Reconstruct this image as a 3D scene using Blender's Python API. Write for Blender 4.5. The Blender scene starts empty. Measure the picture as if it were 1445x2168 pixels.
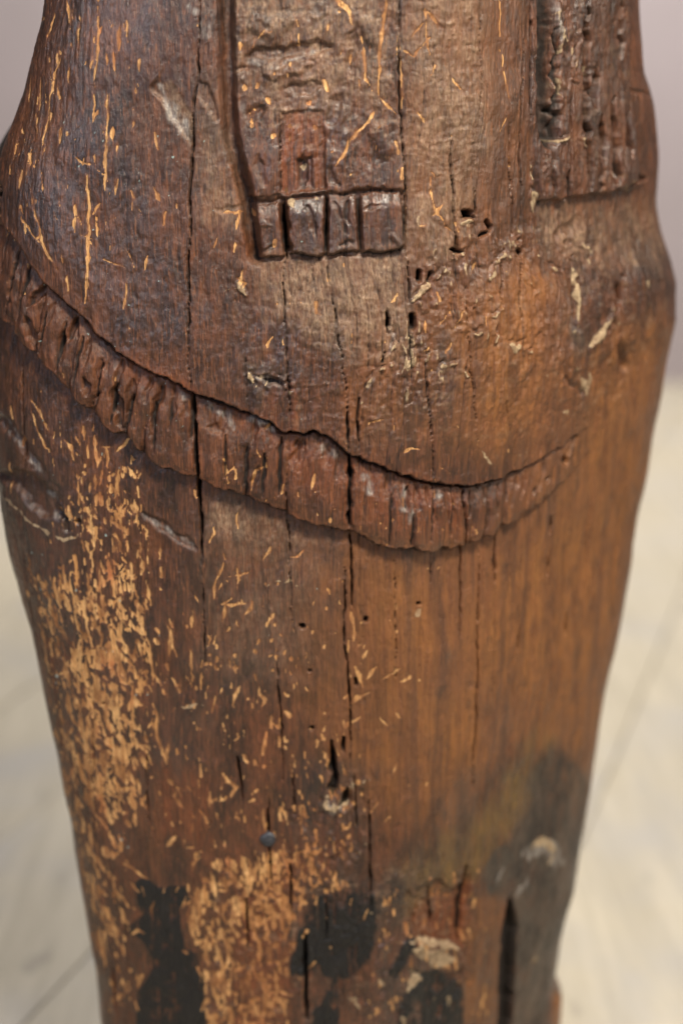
import bpy, math, random
import numpy as np
rng = np.random.default_rng(11)
random.seed(11)
C = bpy.context.scene.collection
SC = bpy.context.scene

# ------------------------------------------------------------------ camera
PITCH = math.radians(16.0)
FPX = 3011.0                       # focal length in photo pixels (50 mm on a 36 mm tall sensor)
DIST = 0.80
TZ = 0.50
CAM = np.array([0.0, -DIST*math.cos(PITCH), TZ + DIST*math.sin(PITCH)])
FW = np.array([0.0, math.cos(PITCH), -math.sin(PITCH)])
UP = np.array([0.0, math.sin(PITCH), math.cos(PITCH)])
cd = bpy.data.cameras.new('camera'); cam = bpy.data.objects.new('camera', cd); C.objects.link(cam)
cam.location = CAM.tolist(); cam.rotation_euler = (math.pi/2 - PITCH, 0, 0)
cd.sensor_fit = 'VERTICAL'; cd.sensor_height = 36; cd.sensor_width = 24; cd.lens = 50
cd.clip_start = 0.01; cd.clip_end = 100
cd.dof.use_dof = True; cd.dof.focus_distance = 0.782; cd.dof.aperture_fstop = 2.6
SC.camera = cam

# ------------------------------------------------------------------ world, lamps, exposure
w = bpy.data.worlds.new('World'); SC.world = w; w.use_nodes = True
w.node_tree.nodes['Background'].inputs['Color'].default_value = (0.90, 0.88, 0.90, 1)
w.node_tree.nodes['Background'].inputs['Strength'].default_value = 0.06
SC.view_settings.view_transform = 'Standard'; SC.view_settings.look = 'None'
SC.view_settings.exposure = 0.0; SC.view_settings.gamma = 1.0

def area(name, loc, target, size, power, col):
    l = bpy.data.lights.new(name, 'AREA'); l.shape = 'RECTANGLE'; l.size, l.size_y = size
    l.energy = power; l.color = col
    o = bpy.data.objects.new(name, l); C.objects.link(o); o.location = loc
    d = np.array(target, float) - np.array(loc, float)
    from mathutils import Vector
    o.rotation_euler = Vector(d.tolist()).to_track_quat('-Z', 'Y').to_euler()
    return o
area('ceiling_lamp', (0.30, -0.68, 1.72), (0.0, 0.02, 0.50), (0.32, 0.24), 36, (1.0, 0.91, 0.77))
area('window_light', (-1.1, -1.5, 1.25), (0.0, 0.05, 0.55), (0.9, 1.1), 14, (0.80, 0.82, 1.0))
area('side_window_light', (1.9, -0.8, 1.3), (0.05, 0.1, 0.45), (0.8, 1.1), 17, (1.0, 0.93, 0.82))
area('room_lamp', (0.4, 2.3, 2.4), (0.4, 2.2, 0.0), (1.6, 1.2), 92, (1.0, 0.96, 0.90))

# ------------------------------------------------------------------ node helpers
class NT:
    def __init__(s, name):
        s.m = bpy.data.materials.new(name); s.m.use_nodes = True
        s.t = s.m.node_tree; s.n = s.t.nodes; s.l = s.t.links
        s.b = s.n['Principled BSDF']
    def new(s, ty, **kw):
        x = s.n.new(ty)
        for k, v in kw.items(): setattr(x, k, v)
        return x
    def put(s, sock, v):
        if isinstance(v, bpy.types.NodeSocket): s.l.new(v, sock)
        elif isinstance(v, (tuple, list)) and len(v) == 3 and sock.type == 'RGBA': sock.default_value = (*v, 1)
        else: sock.default_value = v
    def noise(s, scale=5, detail=4, rough=.6, stretch=(1, 1, 1), dist=0.0, off=(0, 0, 0)):
        mp = s.new('ShaderNodeMapping'); s.l.new(s.co, mp.inputs['Vector'])
        mp.inputs['Scale'].default_value = stretch; mp.inputs['Location'].default_value = off
        x = s.new('ShaderNodeTexNoise'); s.l.new(mp.outputs[0], x.inputs['Vector'])
        x.inputs['Scale'].default_value = scale; x.inputs['Detail'].default_value = detail
        x.inputs['Roughness'].default_value = rough; x.inputs['Distortion'].default_value = dist
        return x.outputs['Fac']
    def math(s, op, a, b=0.0, clamp=False):
        x = s.new('ShaderNodeMath', operation=op); x.use_clamp = clamp
        s.put(x.inputs[0], a); s.put(x.inputs[1], b); return x.outputs[0]
    def ramp(s, v, lo, hi, a=0.0, b=1.0):
        x = s.new('ShaderNodeMapRange', interpolation_type='SMOOTHSTEP'); s.put(x.inputs['Value'], v)
        x.inputs['From Min'].default_value = lo; x.inputs['From Max'].default_value = hi
        x.inputs['To Min'].default_value = a; x.inputs['To Max'].default_value = b; return x.outputs[0]
    def mix(s, f, a, b, mode='MIX'):
        x = s.new('ShaderNodeMix', data_type='RGBA', blend_type=mode)
        s.put(x.inputs[0], f); s.put(x.inputs[6], a); s.put(x.inputs[7], b); return x.outputs[2]

def srgb(r, g, b):
    f = lambda c: (c/255/12.92) if c/255 < .04045 else ((c/255+.055)/1.055)**2.4
    return (f(r), f(g), f(b))

# ------------------------------------------------------------------ figure: base surface
CT = np.array([(0, .072), (.004, .054), (.022, .036), (.07, .020), (.14, .010), (.28, .002), (.42, 0), (.53, .001), (.61, .007), (.69, .024),
               (.77, .048), (.85, .076), (.925, .106), (.975, .134), (1.0, .165), (.985, .20), (.90, .245), (.72, .28), (.5, .292),
               (.28, .275), (.10, .225), (.015, .15)], float)
n = len(CT)
dense = []
for i in range(n):
    p0, p1, p2, p3 = CT[i-1], CT[i], CT[(i+1) % n], CT[(i+2) % n]
    for k in range(60):
        t = k/60
        dense.append(.5*((2*p1) + (p2-p0)*t + (2*p0-5*p1+4*p2-p3)*t*t + (3*p1-p0-3*p2+p3)*t**3))
dense = np.array(dense); dense = np.vstack([dense, dense[:1]])
W0 = 0.375
dm = dense*np.array([W0, 1.0])      # metric shape at width W0
seg = np.hypot(*np.diff(dm, axis=0).T); arc = np.r_[0, np.cumsum(seg)]; L0 = arc[-1]
TT = arc/L0                          # 0..1 from the left silhouette, across the front, round the back
i5 = int(np.argmin(np.abs(dense[:12*60, 0]-.5))); T0 = TT[i5]
iR = int(np.argmax(dense[:, 0])); TR = TT[iR]
TP = np.r_[TT[:-1]-1, TT, TT[1:]+1]; AX = np.r_[dense[:-1, 0], dense[:, 0], dense[1:, 0]]; AY = np.r_[dense[:-1, 1], dense[:, 1], dense[1:, 1]]

ZK = np.linspace(-0.02, 0.92, 189)   # knots in height
LEFT = [(100,-120),(97,0),(92,40),(75,110),(60,180),(40,240),(22,285),(8,330),(-2,400),(-6,500),(-10,600),(-12,700),(-14,850),(-8,960),(2,1060),(20,1165),
        (40,1240),(62,1310),(85,1420),(108,1530),(130,1640),(146,1720),(165,1830),(182,1930),(200,2040),(216,2168),(235,2320)]
RIGHT = [(1350,-120),(1352,0),(1355,60),(1360,150),(1372,185),(1385,230),(1392,330),(1390,430),(1398,490),(1415,545),(1430,600),(1429,680),(1412,760),
         (1400,830),(1385,900),(1370,1000),(1350,1080),(1335,1200),(1310,1330),(1288,1420),(1270,1530),(1253,1640),(1238,1730),(1226,1800),(1214,1880),
         (1198,1930),(1184,1990),(1178,2040),(1172,2088),(1188,2105),(1186,2168),(1180,2320)]
def Yfront(z): return 0.012 + 0.02*np.clip((z-.57)/.3, 0, 1)
def project(P):
    d = P - CAM; dep = d@FW
    return 722.5 + FPX*d[..., 0]/dep, 1084 - FPX*(d@UP)/dep
XL = np.full(ZK.shape, -.18); WD = np.full(ZK.shape, .36)
def base(t, z):
    xl = np.interp(z, ZK, XL); wd = np.interp(z, ZK, WD)
    return np.stack([xl + wd*np.interp(t, TP, AX), Yfront(z) + wd/W0*np.interp(t, TP, AY), z], -1)
LE, RI = np.array(LEFT, float), np.array(RIGHT, float)
for it in range(8):
    tt = np.linspace(0, 1, 600)
    for k, z in enumerate(ZK):
        px, py = project(base(tt, np.full_like(tt, z)))
        a, b = px.argmin(), px.argmax()
        eL = np.interp(py[a], LE[:, 1], LE[:, 0]) - px[a]; eR = np.interp(py[b], RI[:, 1], RI[:, 0]) - px[b]
        mL, mR = eL*.95/3600, eR*.95/3600
        XL[k] += mL; WD[k] += mR - mL
_gt, _gz = np.meshgrid(np.linspace(.004, TR-.004, 150), np.linspace(0, .90, 130)); _gt, _gz = _gt.ravel(), _gz.ravel()
_gp = np.stack(project(base(_gt, _gz)), -1)
def to_sz(pts):
    """pixel of the photograph -> (arc length s, height z) on the figure's base surface"""
    p = np.array(pts, float).reshape(-1, 2)
    k = np.concatenate([((q[:, None]-_gp[None])**2).sum(-1).argmin(1) for q in np.array_split(p, max(1, len(p)//200))])
    t, z = _gt[k].copy(), _gz[k].copy()
    z = np.clip(z, 0, .90)
    for _ in range(6):
        def pr(t, z): return np.stack(project(base(t, z)), -1)
        f = pr(t, z) - p; e = 1e-4
        jt = (pr(t+e, z)-pr(t-e, z))/(2*e); jz = (pr(t, z+e)-pr(t, z-e))/(2*e)
        det = jt[:, 0]*jz[:, 1]-jt[:, 1]*jz[:, 0]; det = np.where(np.abs(det) < 1e3, np.sign(det+1e-9)*1e3, det)
        dt = (f[:, 0]*jz[:, 1]-f[:, 1]*jz[:, 0])/det; dz = (jt[:, 0]*f[:, 1]-jt[:, 1]*f[:, 0])/det
        t = np.clip(t - np.clip(dt, -.006, .006), 0.004, TR-.004); z = np.clip(z - np.clip(dz, -.01, .01), -.015, .91)
    s = (t-T0)*L0*np.interp(z, ZK, WD)/W0
    return s, z

# ------------------------------------------------------------------ canvas of surface fields (rows = height, cols = arc length)
CELL = 0.0003
S0, S1, Z0, Z1 = -0.29, 0.36, 0.03, 0.86
NS, NZ = int((S1-S0)/CELL), int((Z1-Z0)/CELL)
PXC = 0.266e-3/CELL                  # one photo pixel in cells
def to_c(pts):
    s, z = to_sz(pts); return np.stack([(s-S0)/CELL, (z-Z0)/CELL], -1)
sv = (S0 + np.arange(NS)*CELL).astype(np.float32); zv = (Z0 + np.arange(NZ)*CELL).astype(np.float32)

def vnoise(cs, cz, seed=None, cubic=True):
    """smooth value noise, cell size cs x cz in metres, values about -1..1"""
    cs /= CELL; cz /= CELL
    gs, gz = int(NS/cs)+4, int(NZ/cz)+4
    g = rng.uniform(-1, 1, (gz, gs)).astype(np.float32)
    def wts(N, c):
        x = np.arange(N)/c; i = x.astype(int); f = (x-i).astype(np.float32); return i, f*f*(3-2*f)
    i, f = wts(NS, cs); j, h = wts(NZ, cz)
    r = g[:, i]*(1-f) + g[:, i+1]*f
    return r[j]*(1-h)[:, None] + r[j+1]*h[:, None]
def fbm(cs, cz, octv=4, gain=.5):
    o = np.zeros((NZ, NS), np.float32); a = 1; tot = 0
    for _ in range(octv):
        if min(cs, cz) < CELL*1.1: break
        o += a*vnoise(cs, cz); tot += a; a *= gain; cs /= 2.03; cz /= 2.03
    return o/tot*1.4
def blur(a, r, passes=2):
    r = max(1, int(r))
    for _ in range(passes):
        for ax in (0, 1):
            c = np.cumsum(np.pad(a, [(r+1, r) if k == ax else (0, 0) for k in (0, 1)], mode='edge'), axis=ax, dtype=np.float64)
            n_ = a.shape[ax]
            a = ((c[2*r+1:2*r+1+n_] - c[:n_]) if ax == 0 else (c[:, 2*r+1:2*r+1+n_] - c[:, :n_]))/(2*r+1)
            a = a.astype(np.float32)
    return a
def poly(pts, soft=4):
    """soft mask of a polygon given in photo pixels"""
    q = []
    P = [np.array(p, float) for p in pts]
    for a, b in zip(P, P[1:]+P[:1]):
        m = max(1, int(np.hypot(*(b-a))/25))
        q += [a+(b-a)*k/m for k in range(m)]
    c = to_c(q); out = np.zeros((NZ, NS), np.float32)
    y0, y1 = max(0, int(c[:, 1].min())-1), min(NZ-1, int(c[:, 1].max())+2)
    nx = np.roll(c, -1, 0)
    xs = np.arange(NS)
    for y in range(y0, y1):
        yy = y+.5; hit = ((c[:, 1] <= yy) & (nx[:, 1] > yy)) | ((nx[:, 1] <= yy) & (c[:, 1] > yy))
        if not hit.any(): continue
        X = np.sort(c[hit, 0] + (yy-c[hit, 1])/(nx[hit, 1]-c[hit, 1])*(nx[hit, 0]-c[hit, 0]))
        for a, b in zip(X[::2], X[1::2]): out[y, max(0, int(a)):max(0, int(b)+1)] = 1
    return blur(out, soft*PXC/1.5) if soft else out
def stroke(F, pts, width, canvas=False, taper=True, wob=0.0):
    """F = max(F, radius - distance) along a polyline; width in photo pixels"""
    c = pts if canvas else to_c(pts)
    n_ = len(c); r = width*.5*PXC
    if n_ == 1: c = np.vstack([c, c+[0, .5]]); n_ = 2
    R = np.full(n_, r)
    if taper and n_ > 2: q_ = np.minimum(np.arange(n_), np.arange(n_)[::-1])/(n_-1); R = R*np.clip(.3+3.2*q_, 0, 1)
    elif taper: R[0] *= .6; R[-1] *= .9
    R = R*(1+wob*rng.uniform(-1, 1, n_)); pad = r*1.2+3
    for k in range(n_-1):
        a, b = c[k], c[k+1]
        x0, x1 = int(min(a[0], b[0])-pad), int(max(a[0], b[0])+pad)+1
        y0, y1 = int(min(a[1], b[1])-pad), int(max(a[1], b[1])+pad)+1
        x0, y0 = max(0, x0), max(0, y0); x1, y1 = min(NS, x1), min(NZ, y1)
        if x1 <= x0 or y1 <= y0: continue
        X = np.arange(x0, x1)[None, :]; Y = np.arange(y0, y1)[:, None]
        d = b-a; L = max(d@d, 1e-6); t = np.clip(((X-a[0])*d[0]+(Y-a[1])*d[1])/L, 0, 1)
        v = R[k]+(R[k+1]-R[k])*t - np.hypot(X-a[0]-t*d[0], Y-a[1]-t*d[1])
        F[y0:y1, x0:x1] = np.maximum(F[y0:y1, x0:x1], v)
def newF(): return np.full((NZ, NS), -6, np.float32)
def subdiv(pts, jit):
    """add jittered points so that a hand-placed line is not straight"""
    P = np.array(pts, float); out = [P[0]]
    for a, b in zip(P[:-1], P[1:]):
        m = max(1, int(np.hypot(*(b-a))/14))
        for k in range(1, m+1):
            q = a+(b-a)*k/m
            if k < m: q = q+rng.normal(0, jit, 2)
            out.append(q)
    return np.array(out)
sm = lambda x, a, b: (lambda t: t*t*(3-2*t))(np.clip((x-a)/(b-a), 0, 1)).astype(np.float32)

H = np.zeros((NZ, NS), np.float32)   # height in mm along the outward normal
N_big = fbm(.03, .045, 3); N_mid = fbm(.007, .012, 4); N_chip = .6*fbm(.0030, .0078, 3)+.55*fbm(.0034, .0034, 3); N_fib = vnoise(.0012, .03)*.6 + vnoise(.0007, .012)*.5
N_fine = .7*fbm(.0010, .0026, 2)+.5*fbm(.0011, .0011, 2); N_rip = vnoise(.007, .0022)*.7+vnoise(.003, .0013)*.5
N_edge = fbm(.0022, .004, 3)

# --- the curved carved band
TOP = [(-10,400),(5,440),(30,490),(55,522),(75,560),(100,592),(130,625),(168,662),(205,700),(240,732),(275,760),(300,776),(350,800),(410,830),(455,845),(500,865),
       (560,885),(600,910),(645,914),(662,906),(700,930),(740,958),(775,975),(805,985),(838,992),(848,1003),(875,1012),(915,1019),(960,1025),(1000,1026),
       (1045,1017),(1095,993),(1150,968),(1200,935),(1260,890),(1340,820)]
BOT = [(-10,640),(10,668),(35,690),(60,722),(85,750),(115,780),(150,822),(180,850),(205,872),(235,902),(262,915),(285,928),(300,950),(335,978),(375,992),(418,1010),
       (455,1025),(500,1040),(540,1052),(580,1070),(610,1086),(650,1098),(700,1112),(740,1127),(775,1140),(815,1153),(870,1160),(920,1159),(965,1152),(1000,1142),(1035,1128),
       (1065,1108),(1110,1080),(1150,1052),(1190,1018),(1230,975),(1290,920),(1360,850)]
c = to_c(TOP); o_ = np.argsort(c[:, 0]); zt = np.interp(np.arange(NS), c[o_, 0], c[o_, 1])
c = to_c(BOT); o_ = np.argsort(c[:, 0]); zb = np.interp(np.arange(NS), c[o_, 0], c[o_, 1])
# beyond the frame the band runs on round the back, level
rowc = np.arange(NZ)[:, None].astype(np.float32)
V = ((zt[None, :]-rowc)/np.maximum(zt-zb, 20)[None, :]).astype(np.float32)
FOLD = [((-6,420),(-8,650)),((22,475),(8,668)),((62,535),(40,692)),((98,590),(86,750)),((168,662),(152,824)),((240,732),(205,872)),((298,776),(264,916)),((350,800),(302,950)),
        ((412,830),(420,1010)),((508,870),(520,1045)),((617,913),(608,1086)),((740,958),(738,1127)),((846,1003),(868,1160)),((918,1020),(925,1159)),
        ((964,1026),(962,1152)),((1003,1026),(988,1146)),((1038,1018),(1022,1134)),((1075,1003),(1062,1110)),((1130,976),(1104,1084)),((1200,935),(1186,1022))]
ca = to_c([f[0] for f in FOLD])[:, 0]; cb = to_c([f[1] for f in FOLD])[:, 0]
amp = [1.5,2.8,3.8,4.0,3.8,3.6,3.4,2.4,1.7,1.9,1.8,1.2,1.8,2.0,1.9,2.0,1.9,1.6,1.0]
tilt = [.8,1.8,2.4,2.6,2.2,2.2,2.2,1.2,.5,.8,.8,.5,1.0,1.0,1.0,1.0,.8,.5,.3]
inb = (V > 0) & (V < 1)
col = np.arange(NS)[None, :]
fold_id = np.full((NZ, NS), -1, np.int8); Hf = np.zeros((NZ, NS), np.float32)
Vc = np.clip(V, 0, 1); Nw = vnoise(.02, .012)*5*PXC*2; Hsc = np.zeros((NZ, NS), np.float32); Nv = vnoise(.018, .010)
for k in range(len(FOLD)-1):
    e0 = ca[k]+(cb[k]-ca[k])*Vc + Nw; e1 = ca[k+1]+(cb[k+1]-ca[k+1])*Vc + Nw
    q = (col-e0)/np.maximum(e1-e0, 4)
    m = (q >= 0) & (q < 1); fold_id[m & inb] = k
    qq = np.clip(q, 0, 1)
    bul = np.sin(np.pi*np.clip(qq, .001, .999))**.55
    prof = (bul-.6)*amp[k] + (qq-.5)*-tilt[k] 
    prof = prof*np.clip(.75+.9*Nv+((.5-Vc) if k % 2 else (Vc-.5))*.9, .15, 1.6)
    Hf = np.where(m, prof, Hf); Hsc = np.where((q >= 0) & (q < 1), bul*(3+2.6*amp[k]), Hsc)
wl = np.zeros(NS, np.float32); c0, c1 = to_c([(2, 600)])[0, 0], to_c([(1215, 960)])[0, 0]
fadeR = (1-sm(np.arange(NS), to_c([(930, 1080)])[0, 0], to_c([(1290, 900)])[0, 0]))[None, :]
fadeL = sm(np.arange(NS), c0-60, c0+40)[None, :]
BF = fadeR*(.35+.65*fadeL)
ep = 1.3*PXC                           # softness of the steps in cells
dT = (rowc-zt[None, :]+N_edge*1.5).astype(np.float32); dB = (rowc-zb[None, :]+N_edge*2.2+(Hsc-4)*PXC).astype(np.float32)
upper = sm(dT, -ep, ep); lower = 1-sm(dB, -ep*1.3, ep*1.3)
bandm = (1-upper)*(1-lower); Hf = Hf + .40*vnoise(.0042, .03)+.25*vnoise(.0021, .02)
Hup = 4.6*np.exp(-np.clip(dT, 0, None)/(170*PXC))
Hlo = -2.6*np.exp(-np.clip(-dB, 0, None)/(70*PXC))
pb = 0.4 + 3.2*sm(V, 0.0, .45) + .5*sm(V, .5, .8) - .9*sm(V, .86, 1.0) + Hf*(.35+.65*sm(V, .05, .3))
H += BF*(upper*Hup + lower*Hlo + bandm*pb)
groove_top = np.exp(-((dT+2.5*PXC)/(3.0*PXC))**2)*(rowc > 0)
H -= BF*3.2*groove_top
band_vis = (bandm*BF)

for x0_, y0_, x1_, y1_, dp, ww in ((120,640,108,690,1.4,10),(140,700,134,770,1.3,10),(196,715,186,770,1.6,12),(218,760,206,830,1.3,10),(262,765,246,830,1.4,10),(282,800,272,870,1.6,12),(322,800,312,850,1.6,12),(338,850,325,920,1.2,10),(372,820,366,880,1.2,10),(392,850,392,930,1.0,10),
        (450,860,446,910,1.2,12),(478,868,470,920,1.3,12),(540,890,536,930,1.3,12),(575,900,575,940,1.0,10),(640,925,634,990,1.5,14),(690,945,688,985,1.2,14),(716,960,712,1010,1.0,10),(785,985,785,1040,1.1,12),(820,1000,822,1040,1.2,12),(880,1025,882,1075,1.6,12),
        (900,1030,902,1070,1.3,10),(940,1035,942,1100,1.5,10),(955,1080,955,1140,1.2,9),(980,1035,978,1080,1.4,9),(1022,1035,1016,1090,1.4,9),(1052,1030,1044,1090,1.4,9),(1090,1010,1076,1070,1.3,10),(1110,1000,1098,1050,1.2,10),(1150,985,1134,1040,1.2,12)):
    q = newF(); stroke(q, subdiv([(x0_, y0_), (x1_, y1_)], 1.5), ww, wob=.4); H -= dp*1.3*sm(q+N_chip*1.5, -3, ww*.25)
cuts = newF(); x_ = 25.0; tp_ = np.array(TOP, float); bt_ = np.array(BOT, float)
while x_ < 1230:
    yt, xb = np.interp(x_, tp_[:, 0], tp_[:, 1]), x_-(26 if x_ < 330 else (6 if x_ < 820 else 12)); yb = np.interp(xb, bt_[:, 0], bt_[:, 1])
    a0, a1 = (rng.uniform(.04, .3), rng.uniform(.5, .98)) if rng.random() < .6 else (rng.uniform(.3, .6), rng.uniform(.85, 1.0))
    if 400 < x_ < 830 and rng.random() < .65: x_ += rng.uniform(20, 46); continue
    stroke(cuts, subdiv([(x_+(xb-x_)*a0, yt+(yb-yt)*a0), (x_+(xb-x_)*a1, yt+(yb-yt)*a1)], 1.0), rng.uniform(4, 9), wob=.25)
    x_ += rng.uniform(20, 46)
cutm = sm(cuts, -1.0, 1.4)*bandm
H -= 2.2*cutm*BF
# --- polygons of the carving above
PANEL = [(482,-60),(852,-60),(852,100),(856,300),(856,404),(800,402),(752,404),(700,414),(640,414),(592,422),(545,424),(528,415),(510,355),(492,250),(486,130)]
m_panel = poly(PANEL, 4)
c414 = to_c([(700, 412)])[0, 1]
rise = sm(rowc, c414+170*PXC*1.0, c414)        # thickens towards its lower edge
H += m_panel*(-.2+2.2*rise)
# groove on the left of the panel
g = newF(); stroke(g, [(474,-60),(480,60),(482,130),(482,200),(486,270),(498,330),(512,380),(524,425),(534,490),(541,545)], 32, taper=False)
H -= 8.0*sm(g+N_mid*2, -5, 12)
lob = poly([(-20,300),(60,-60),(478,-60),(486,260),(505,360),(535,540),(520,760),(420,800),(300,740),(100,560)], 60)
H += 2.6*lob
for pts, dp, ww in (([(505,150),(540,118),(600,108),(700,96)],2.4,26),([(520,250),(560,235)],1.5,22),([(600,190),(680,180)],1.8,20),([(520,60),(620,50)],-1.4,40),([(560,155),(660,140)],-1.6,26),([(720,200),(700,260)],1.6,26),
                    ([(780,250),(820,330)],-1.5,40),([(545,330),(560,390)],1.6,16),([(640,330),(642,392)],2.4,18),([(740,150),(750,60)],1.6,16),([(700,360),(716,395)],1.8,12),([(760,30),(800,90)],-1.3,30)):
    q = newF(); stroke(q, subdiv(pts, 3), ww, wob=.3); H -= dp*sm(q+N_mid*2, -4, ww*.25)
slot = poly([(593,235),(686,232),(690,402),(597,412)], 3); H -= 3.0*slot*sm(rowc, c414-8*PXC, c414+6*PXC)*(.45+.55*sm(rowc, c414+150*PXC, c414+10*PXC)); dslot = poly([(630,335),(660,332),(662,398),(634,400)], 3); H -= 1.8*dslot
# four blocks
BLK = [[(532,432),(590,428),(602,540),(548,548)],[(600,424),(686,418),(686,536),(616,540)],[(694,416),(752,410),(759,528),(694,536)],[(764,412),(846,406),(852,516),(826,526),(766,528)]]
blk = np.zeros_like(H); blk_id = np.full((NZ, NS), -1, np.int8)
for k, b in enumerate(BLK):
    m = poly(b, 2.2); blk_id[m > .4] = k
    cc = to_c(b); zt_, zb_ = cc[:2, 1].mean(), cc[2:, 1].mean()
    v = (zt_-rowc)/(zt_-zb_)
    blk = np.maximum(blk, m*(.7+3.0*sm(v, -.02, .30))*(.8, 1.12, .85, 1.05)[k])
    dark = m
well = poly([(528,418),(852,398),(858,528),(760,540),(545,556),(536,500)], 3)
H += blk*1.0 + well*(-1.1)*(1-sm(blk, .1, .8))
for pts, dp, ww in (([(602,425),(606,480),(618,542)],5,15),([(650,440),(662,470),(668,500)],2.0,12),([(705,430),(722,465),(735,495)],1.4,8),([(735,425),(738,470)],1.8,9),([(691,425),(688,500)],3,7),([(759,425),(762,515)],1.5,8),([(545,470),(575,476)],-.8,14),([(770,440),(800,436)],1.3,9),([(720,520),(745,512)],1.4,9),([(560,535),(580,520)],1.4,10),([(826,500),(840,512)],-1,12)):
    q = newF(); stroke(q, subdiv(pts, 2), ww, wob=.4); H -= dp*sm(q+N_chip*1.6, -2.5, ww*.26)
# right hand panel with its own lower edge
RP = [(1122,-60),(1325,-60),(1330,180),(1340,260),(1345,372),(1335,384),(1322,392),(1290,402),(1240,412),(1200,420),(1135,420),(1124,330),(1118,180)]
m_rp = poly(RP, 5)
H += m_rp*(1.0+3.0*sm(rowc, c414+160*PXC, c414))
rec = newF(); stroke(rec, [(1154,-60),(1154,60),(1152,150),(1152,230),(1160,285)], 62, taper=False); H -= 11.0*sm(rec+N_mid*4, -5, 13); rec_d = sm(rec+N_mid*4, -3, 8)
rec = newF(); stroke(rec, [(1160,200),(1158,250),(1162,290)], 22); H -= 5*sm(rec, -4, 8)
for x, yy0, yy1, dp, ww in ((1178,60,300,1.5,12),(1240,20,300,2.5,16),(1262,150,230,3,18),(1272,250,330,3.0,20),(1240,250,400,2.2,14),(1300,200,390,2.0,16),(1330,230,330,2.2,14),(1165,300,410,1.4,9),(1268,300,395,1.5,8),(1292,310,390,2.0,10),(1312,0,120,1.5,14)):
    q = newF(); stroke(q, subdiv([(x,yy0),(x+rng.uniform(-5,5),(yy0+yy1)/2),(x,yy1)], 2.5), ww*1.4, wob=.07); H -= dp*4.0*sm(q+N_mid*1.2, -3, 7); rec_d = np.maximum(rec_d, 1.0*sm(q+N_mid*1.5, -1, 5))
for pts, dp, ww in (([(1150,292),(1175,298),(1200,292)],-1.6,9),([(1208,170),(1222,172)],-2,10),([(1330,190),(1380,205)],1.5,12),([(1340,372),(1366,378)],3.5,11),([(1310,400),(1345,392),(1360,380)],-1.6,16)):
    q = newF(); stroke(q, pts, ww); H -= dp*sm(q, -3, 5)
# column between the panels: gently convex
colm = poly([(862,-60),(1112,-60),(1112,430),(1000,560),(862,540)], 45); H += 2.6*colm
# belly of the figure below the blocks
H += 2.0*poly([(560,600),(1150,560),(1250,760),(1050,960),(800,930),(560,800)], 80)
H += 2.5*poly([(1240,560),(1400,560),(1410,700),(1260,760)], 30)
# hole and dents at the right hip
for pts, dp, ww in (([(1300,608),(1302,632)],11,26),([(1310,590)],4,14),([(1306,730),(1325,775)],3.5,30),([(1205,600),(1208,700),(1222,740)],2.5,26),([(1245,740),(1290,670)],-1.8,18),([(1175,500),(1220,470)],1.5,30),
                    ([(1340,560),(1365,640)],-1.6,16),([(1190,800),(1230,830)],2.2,14),([(1200,960),(1215,930)],2.5,12),([(1190,965),(1196,975)],4,14),([(1155,1015)],3,14),([(1125,1040)],2.4,14)):
    q = newF(); stroke(q, pts, ww); q = blur(q, 2); H -= dp*sm(q, -5, ww*.30)
holes = np.zeros((NZ, NS), np.float32)
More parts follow.
